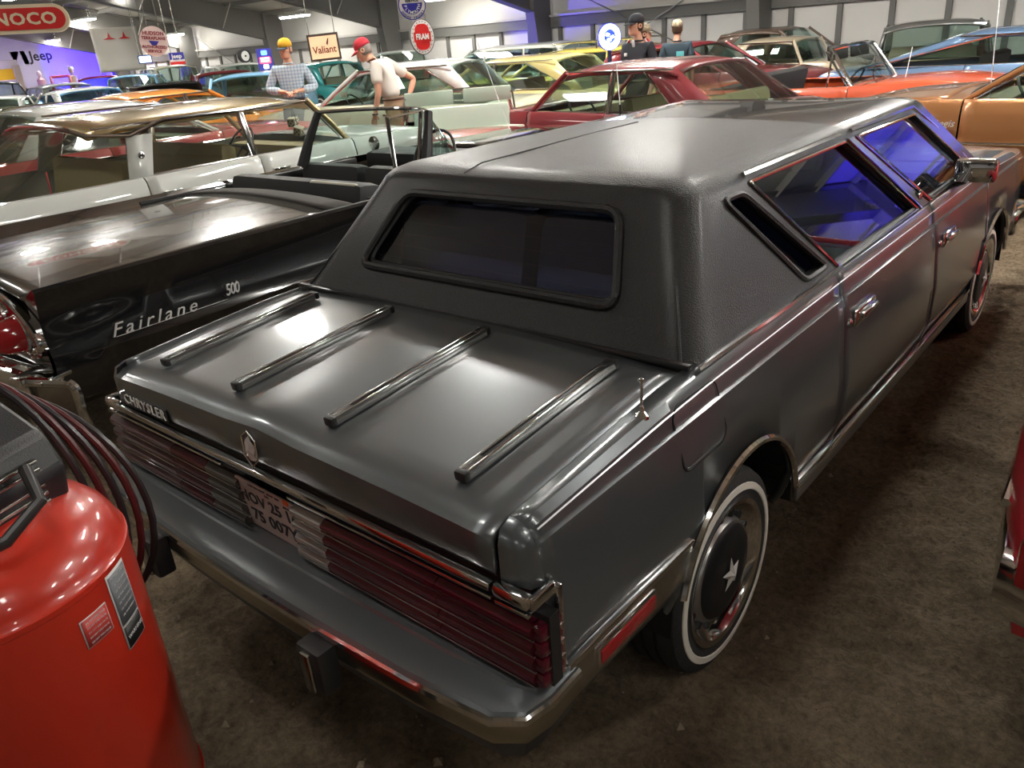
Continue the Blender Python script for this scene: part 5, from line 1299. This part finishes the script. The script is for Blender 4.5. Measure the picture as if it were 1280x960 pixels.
    if cap:
        cm, bm_ = cap; sgn = -1 if capback else 1
        C_ = [[(r*cos(2*pi*i/24), -.006+r*1.16*sin(2*pi*i/24), z) for i in range(24)] for z, r in ((.028, .088), (.06, .090), (.09, .082), (.12, .062), (.137, .03), (.14, .004))]
        co = MB().grid(C_, wrap=True).build('cap', cm, hd, 60, solid=.004)
        B = [[(.075*cos(radians(a))*k, sgn*(.06+(.035 if k < 1 else .115)*sin(radians(a))**.7 if sin(radians(a)) > 0 else .06), .035-.02*(k-.9)*8) for a in lin(0, 180, 13)] for k in (.92, 1.05)]
        MB().grid(B).build('cap_visor', bm_, co, 60, solid=.004)
        MB().lathe([(.007, .0), (.006, .006), (0, .008)], 8, Matrix.Translation((0, -.006, .139))).build('cap_button', cm, co)
    # clothes
    up = che+(nek-che)*.62
    SV = [pel+Vector((0, 0, .02)), (pel+che)/2, che, up]; SR = [(.175, .125), (.165, .125), (.185, .13), (.085, .08)]; SE = [(0, 1), (1, 2), (2, 3)]
    for n in 'rl':
        sh, el, wr = g('sh_'+n), g('el_'+n), g('wr_'+n); i = len(SV)
        if short: SV += [sh, sh+(el-sh)*.45, sh+(el-sh)*.72]; SR += [.080, .075, .078]; SE += [(2, i), (i, i+1), (i+1, i+2)]
        else: SV += [sh, (sh+el)/2, el, el+(wr-el)*.5, el+(wr-el)*.72]; SR += [.075, .066, .062, .058, .05]; SE += [(2, i), (i, i+1), (i+1, i+2), (i+2, i+3), (i+3, i+4)]
    sh_ = skinned('shirt' if not short or True else '', SV, SE, SR, top, root, 2)
    tr = MB(); ring = lambda c, rx, ry: [(c.x+rx*cos(2*pi*i/20), c.y+ry*sin(2*pi*i/20), c.z) for i in range(20)]
    tr.grid([ring(pel+Vector((0, 0, q)), rx, ry) for q, rx, ry in ((.07, .168, .126), (.02, .175, .13), (-.05, .178, .132), (-.12, .165, .125), (-.15, .10, .09))], wrap=True)
    for n in 'rl':
        hp, kn, an = g('hip_'+n), g('kn_'+n), g('an_'+n)
        tr.tube([hp-Vector((0, 0, .0)), hp-Vector((0, 0, .1)), (hp+kn)/2, kn, (kn+an)/2, an], [.085, .10, .092, .08, .072, .068], 14)
        MB().box(an+Vector((0, .07, -.045)), (.09, .27, .08), bev=.03).build('shoe', mat('shoe', (.05, .04, .035), .6), root)
    tr.build('trousers', pants, root, 70)
    c = pel+Vector((0, 0, .045)); MB().tube([c+Vector((.172*cos(2*pi*i/24), .130*sin(2*pi*i/24), 0)) for i in range(24)], .017, 6, closed=True).build('belt', mat('leather_belt', (.06, .03, .015), .5), root)
    # collar
    MB().tube([up+Vector((.062*cos(2*pi*i/16), .06*sin(2*pi*i/16)-.0, .035)) for i in range(16)], .013, 6, closed=True).build('collar', top, root)
    if extra: extra(root, g)
    return root
def J0(**k):
    d = dict(pelvis=(0, 0, .98), chest=(0, 0, 1.33), neck=(0, .0, 1.53), head=(0, .03, 1.67), sh_r=(.19, 0, 1.42), el_r=(.25, -.04, 1.14), wr_r=(.24, .06, .90), sh_l=(-.19, 0, 1.42), el_l=(-.25, -.04, 1.14), wr_l=(-.24, .06, .90),
             hip_r=(.09, 0, .92), kn_r=(.10, .02, .50), an_r=(.10, -.02, .09), hip_l=(-.09, 0, .92), kn_l=(-.10, .02, .50), an_l=(-.10, -.02, .09)); d.update(k); return d
tee = mat('white_tee', (.70, .66, .60), .85, bump=(6, .3)); khaki = mat('khaki', (.36, .26, .16), .9, bump=(8, .4)); 
plaid = mat('plaid_shirt', (.42, .52, .60), .85)
def plaid_nodes():
    nt = plaid.node_tree; b = nt.nodes['Principled BSDF']; tc = nt.nodes.new('ShaderNodeTexCoord'); sx = nt.nodes.new('ShaderNodeSeparateXYZ'); nt.links.new(tc.outputs['Object'], sx.inputs[0]); prev = None
    for ax in ('X', 'Z'):
        m1 = nt.nodes.new('ShaderNodeMath'); m1.operation = 'MULTIPLY'; m1.inputs[1].default_value = 150; nt.links.new(sx.outputs[ax], m1.inputs[0])
        m2 = nt.nodes.new('ShaderNodeMath'); m2.operation = 'SINE'; nt.links.new(m1.outputs[0], m2.inputs[0])
        m3 = nt.nodes.new('ShaderNodeMath'); m3.operation = 'GREATER_THAN'; m3.inputs[1].default_value = .45; nt.links.new(m2.outputs[0], m3.inputs[0])
        if prev:
            a = nt.nodes.new('ShaderNodeMath'); a.operation = 'MULTIPLY_ADD'; a.inputs[1].default_value = .5
            nt.links.new(m3.outputs[0], a.inputs[0]); h = nt.nodes.new('ShaderNodeMath'); h.operation = 'MULTIPLY'; h.inputs[1].default_value = .5; nt.links.new(prev.outputs[0], h.inputs[0]); nt.links.new(h.outputs[0], a.inputs[2]); prev = a
        else: prev = m3
    x = nt.nodes.new('ShaderNodeMix'); x.data_type = 'RGBA'; x.inputs[6].default_value = (.52, .60, .66, 1); x.inputs[7].default_value = (.22, .32, .45, 1)
    nt.links.new(prev.outputs[0], x.inputs[0]); nt.links.new(x.outputs[2], b.inputs['Base Color'])
plaid_nodes()
hair_g = mat('grey_hair', (.22, .19, .17), .9); hair_b = mat('brown_hair', (.07, .04, .025), .9); denim = mat('denim', (.05, .08, .15), .9); black_c = mat('black_cloth', (.02, .022, .03), .8)
red_cap = mat('red_cap', (.55, .03, .05), .8); navy_c = mat('navy_cap', (.06, .08, .12), .8); yel_c = mat('yellow_cap', (.75, .42, .03), .8); camo = mat('camo_cap', (.22, .17, .11), .9, noise=(30, (.42, .36, .26), .1))
def ex1(root, g):
    w = g('wr_l'); MB().tube([w+Vector((.031*cos(t*pi/6), .031*sin(t*pi/6), .0)) for t in range(12)], .009, 6, closed=True).build('wristwatch', BLACK, root)
    for s in (-1, 1): MB().tube([w+Vector((.0, .03*s+.028*cos(t*pi/6), -.17+.02*sin(t*pi/6))) for t in range(12)], .004, 5, closed=True).build('sunglasses', BLACK, root)
P = Vector((-6.66, 5.73, 1.32))
person('man in red cap, white tee and khakis looking down with a hand on his hip', P.x, P.y, radians(124), tee, khaki, (red_cap, red_cap), hair_g,
       J0(chest=(0, .10, 1.31), neck=(0, .22, 1.49), head=(0, .30, 1.60), sh_l=(-.19, .13, 1.41), el_l=(-.25, .12, 1.12), wr_l=(-.24, .20, .87), sh_r=(.19, .08, 1.42), el_r=(.34, -.20, 1.22), wr_r=(.24, -.14, 1.03)), headyaw=.0, headpitch=-.45, scale=1.07, extra=ex1)
P = Vector((-8.84, 5.72, 1.38))
def ex2(root, g):
    MB().box(g('pelvis')+Vector((0, .26, .13)), (.12, .02, .07), bev=.005).build('held_paper', mat('paper', (.7, .7, .68), .7), root)
    for i in range(5): MB().lathe([(.006, 0), (.005, .004), (0, .005)], 8, Matrix.Translation((0, .135, 1.05+.09*i))@Matrix.Rotation(-pi/2, 4, 'X')).build('button', sw, root)
person('man in a plaid shirt and yellow and navy cap holding his hands together', P.x, P.y, radians(-132), plaid, denim, (yel_c, navy_c), hair_g,
       J0(el_r=(.31, .02, 1.17), wr_r=(.08, .26, 1.14), el_l=(-.31, .02, 1.17), wr_l=(-.08, .26, 1.14)), headyaw=-.45, headpitch=-.12, short=False, scale=1.08, extra=ex2)
def ex3(root, g):
    wh = mat('white_stripe', (.7, .7, .7), .8); rd = mat('red_stripe', (.5, .02, .03), .8)
    for s in (-1, 1): MB().tube([(s*.14, 0, 1.50), (s*.215, 0, 1.42), (s*.26, -.03, 1.25)], .018, 6).build('sleeve_stripe', rd, root); MB().tube([(s*.13, .02, 1.51), (s*.205, .03, 1.43), (s*.255, .0, 1.25)], .007, 6).build('sleeve_stripe', wh, root)
    MB().box((0, .088, 1.46), (.04, .02, .08), (-.3, 0, 0), bev=.008).build('shirt_front', wh, root); MB().box((.09, .13, 1.34), (.04, .02, .04), bev=.004).build('jacket_badge', wh, root)
P = Vector((-4.27, 7.93, 1.46))
person('man in a black jacket and black cap looking to the left over the red roof', P.x, P.y, radians(172), black_c, black_c, (black_c, black_c), hair_b, J0(), headyaw=-.25, headpitch=0, short=False, scale=1.04, extra=ex3)
P = Vector((-4.67, 8.69, 1.38))
person('man in red shirt and tan cap partly hidden behind the black jacket', P.x, P.y, radians(-60), mat('red_shirt', (.5, .03, .04), .8), denim, (camo, camo), hair_b, J0(), headyaw=.2, headpitch=-.1, scale=.97)
P = Vector((-5.00, 10.29, 1.36))
person('man seen from behind in a dark teal shirt and camouflage cap', P.x, P.y, radians(25), mat('dark_teal_shirt', (.012, .03, .045), .8), denim, (camo, camo), hair_b, J0(), scale=.98, extra=lambda r, g: MB().box((.06, -.14, 1.3), (.12, .02, .08), bev=.005).build('shirt_print', mat('print_teal', (.1, .45, .5), .7), r))
# display figures on the far wall
P = Vector((-35.11, 13.62, 1.27)); man = thing('display_figure', 'pale display figure in a white cap against the blue wall', 'mannequin', (P.x, P.y, P.z-.35), radians(-60))
mq = mat('mannequin_pale', (.7, .6, .55), .6)
MB().lathe([(.02, .0), (.16, .02), (.18, .2), (.14, .4), (.17, .6), (.06, .68), (.05, .74)], 16).build('torso', mq, man); MB().lathe([(.0, .72), (.07, .76), (.1, .84), (.08, .92), (0, .96)], 14).build('head', mq, man)
MB().lathe([(.13, .9), (.12, .93), (.1, 1.0), (0, 1.02)], 14).build('white_cap', sw, man); MB().tube([(.15, 0, .55), (.25, .1, .35), (.35, .3, .25)], .04, 8).build('arm', mq, man)
MB().box((0, 0, -.5), (.7, .7, 1.0), bev=.02).build('display_plinth', mat('pale_board', (.62, .52, .42)), man)
P = Vector((-35.48, 13.27, 1.25)); fr = thing('pedal_buggy', 'red tubular buggy frame displayed before the blue wall', 'display vehicle', (P.x, P.y, P.z-.35), radians(70))
b = MB()
for s in (-.35, .35):
    b.tube([(s, -1.1, .1), (s, -.9, .35), (s, -.3, .65), (s, .5, .7), (s, .9, .3), (s, 1.3, .15)], .035, 6); b.tube([(s, -1.1, .1), (s, 1.3, .12)], .035, 6)
for q, z in ((-.3, .65), (.5, .7), (-1.1, .1), (1.3, .15)): b.tube([(-.35, q, z), (.35, q, z)], .03, 6)
b.build('tube_frame', mat('buggy_red', (.45, .05, .04), .5), fr)
for s in (-.5, .5):
    for q in (-.8, 1.0): MB().lathe([(.05, -.05), (.2, -.06), (.22, 0), (.2, .06), (.05, .05)], 18, Matrix.Translation((s, q, 0))@Matrix.Rotation(pi/2, 4, 'Y')).build('wheel', RUBBER, fr)
MB().box((0, 0, -.6), (1.6, 3.2, .9), bev=.02).build('display_plinth', mat('pale_board', (.62, .52, .42)), fr)
P = Vector((-36.18, 12.75, 1.41)); mq2 = thing('display_figure', 'small seated pinkish display figure left of the red buggy', 'mannequin', (P.x, P.y, P.z-.3), 0)
MB().lathe([(.02, .0), (.2, .02), (.16, .2), (.15, .4), (.05, .5), (.045, .55)], 14).build('torso', mat('mannequin_pink', (.6, .35, .35), .6), mq2); MB().lathe([(.0, .52), (.08, .56), (.1, .64), (.07, .72), (0, .75)], 12).build('head', mq, mq2); MB().box((0, 0, -.4), (.5, .5, .8), bev=.02).build('display_plinth', mat('pale_board', (.62, .52, .42)), mq2)
# whip aerials that cross the view
for a, c, lb in ((Vector((0.25, 6.08, 0.44)), Vector((0.07, 6.67, 1.70)), 'tall thin whip aerial beside the copper coupe'), (Vector((-2.74, 5.09, 1.04)), Vector((-2.85, 5.21, 1.41)), 'thin chrome aerial in front of the dark red sedan'), (Vector((-3.46, 4.32, 0.81)), Vector((-3.94, 4.43, 1.74)), 'long thin aerial rising in front of the man in the red cap'), (Vector((-1.20, 8.89, 0.93)), Vector((-1.21, 9.07, 1.26)), 'short aerial on the cowl of the orange convertible')):
    o = MB().tube([(a.x, a.y, max(.0, a.z-.0)), c], .0045, 5).build('whip_aerial', mat('aerial_steel', (.75, .75, .75), .3, .7)); tag(o, lb, 'aerial')
    o2 = MB().tube([(a.x, a.y, 0), (a.x, a.y, a.z+.01)], .012, 6).build('aerial_mount', BLACK, o)
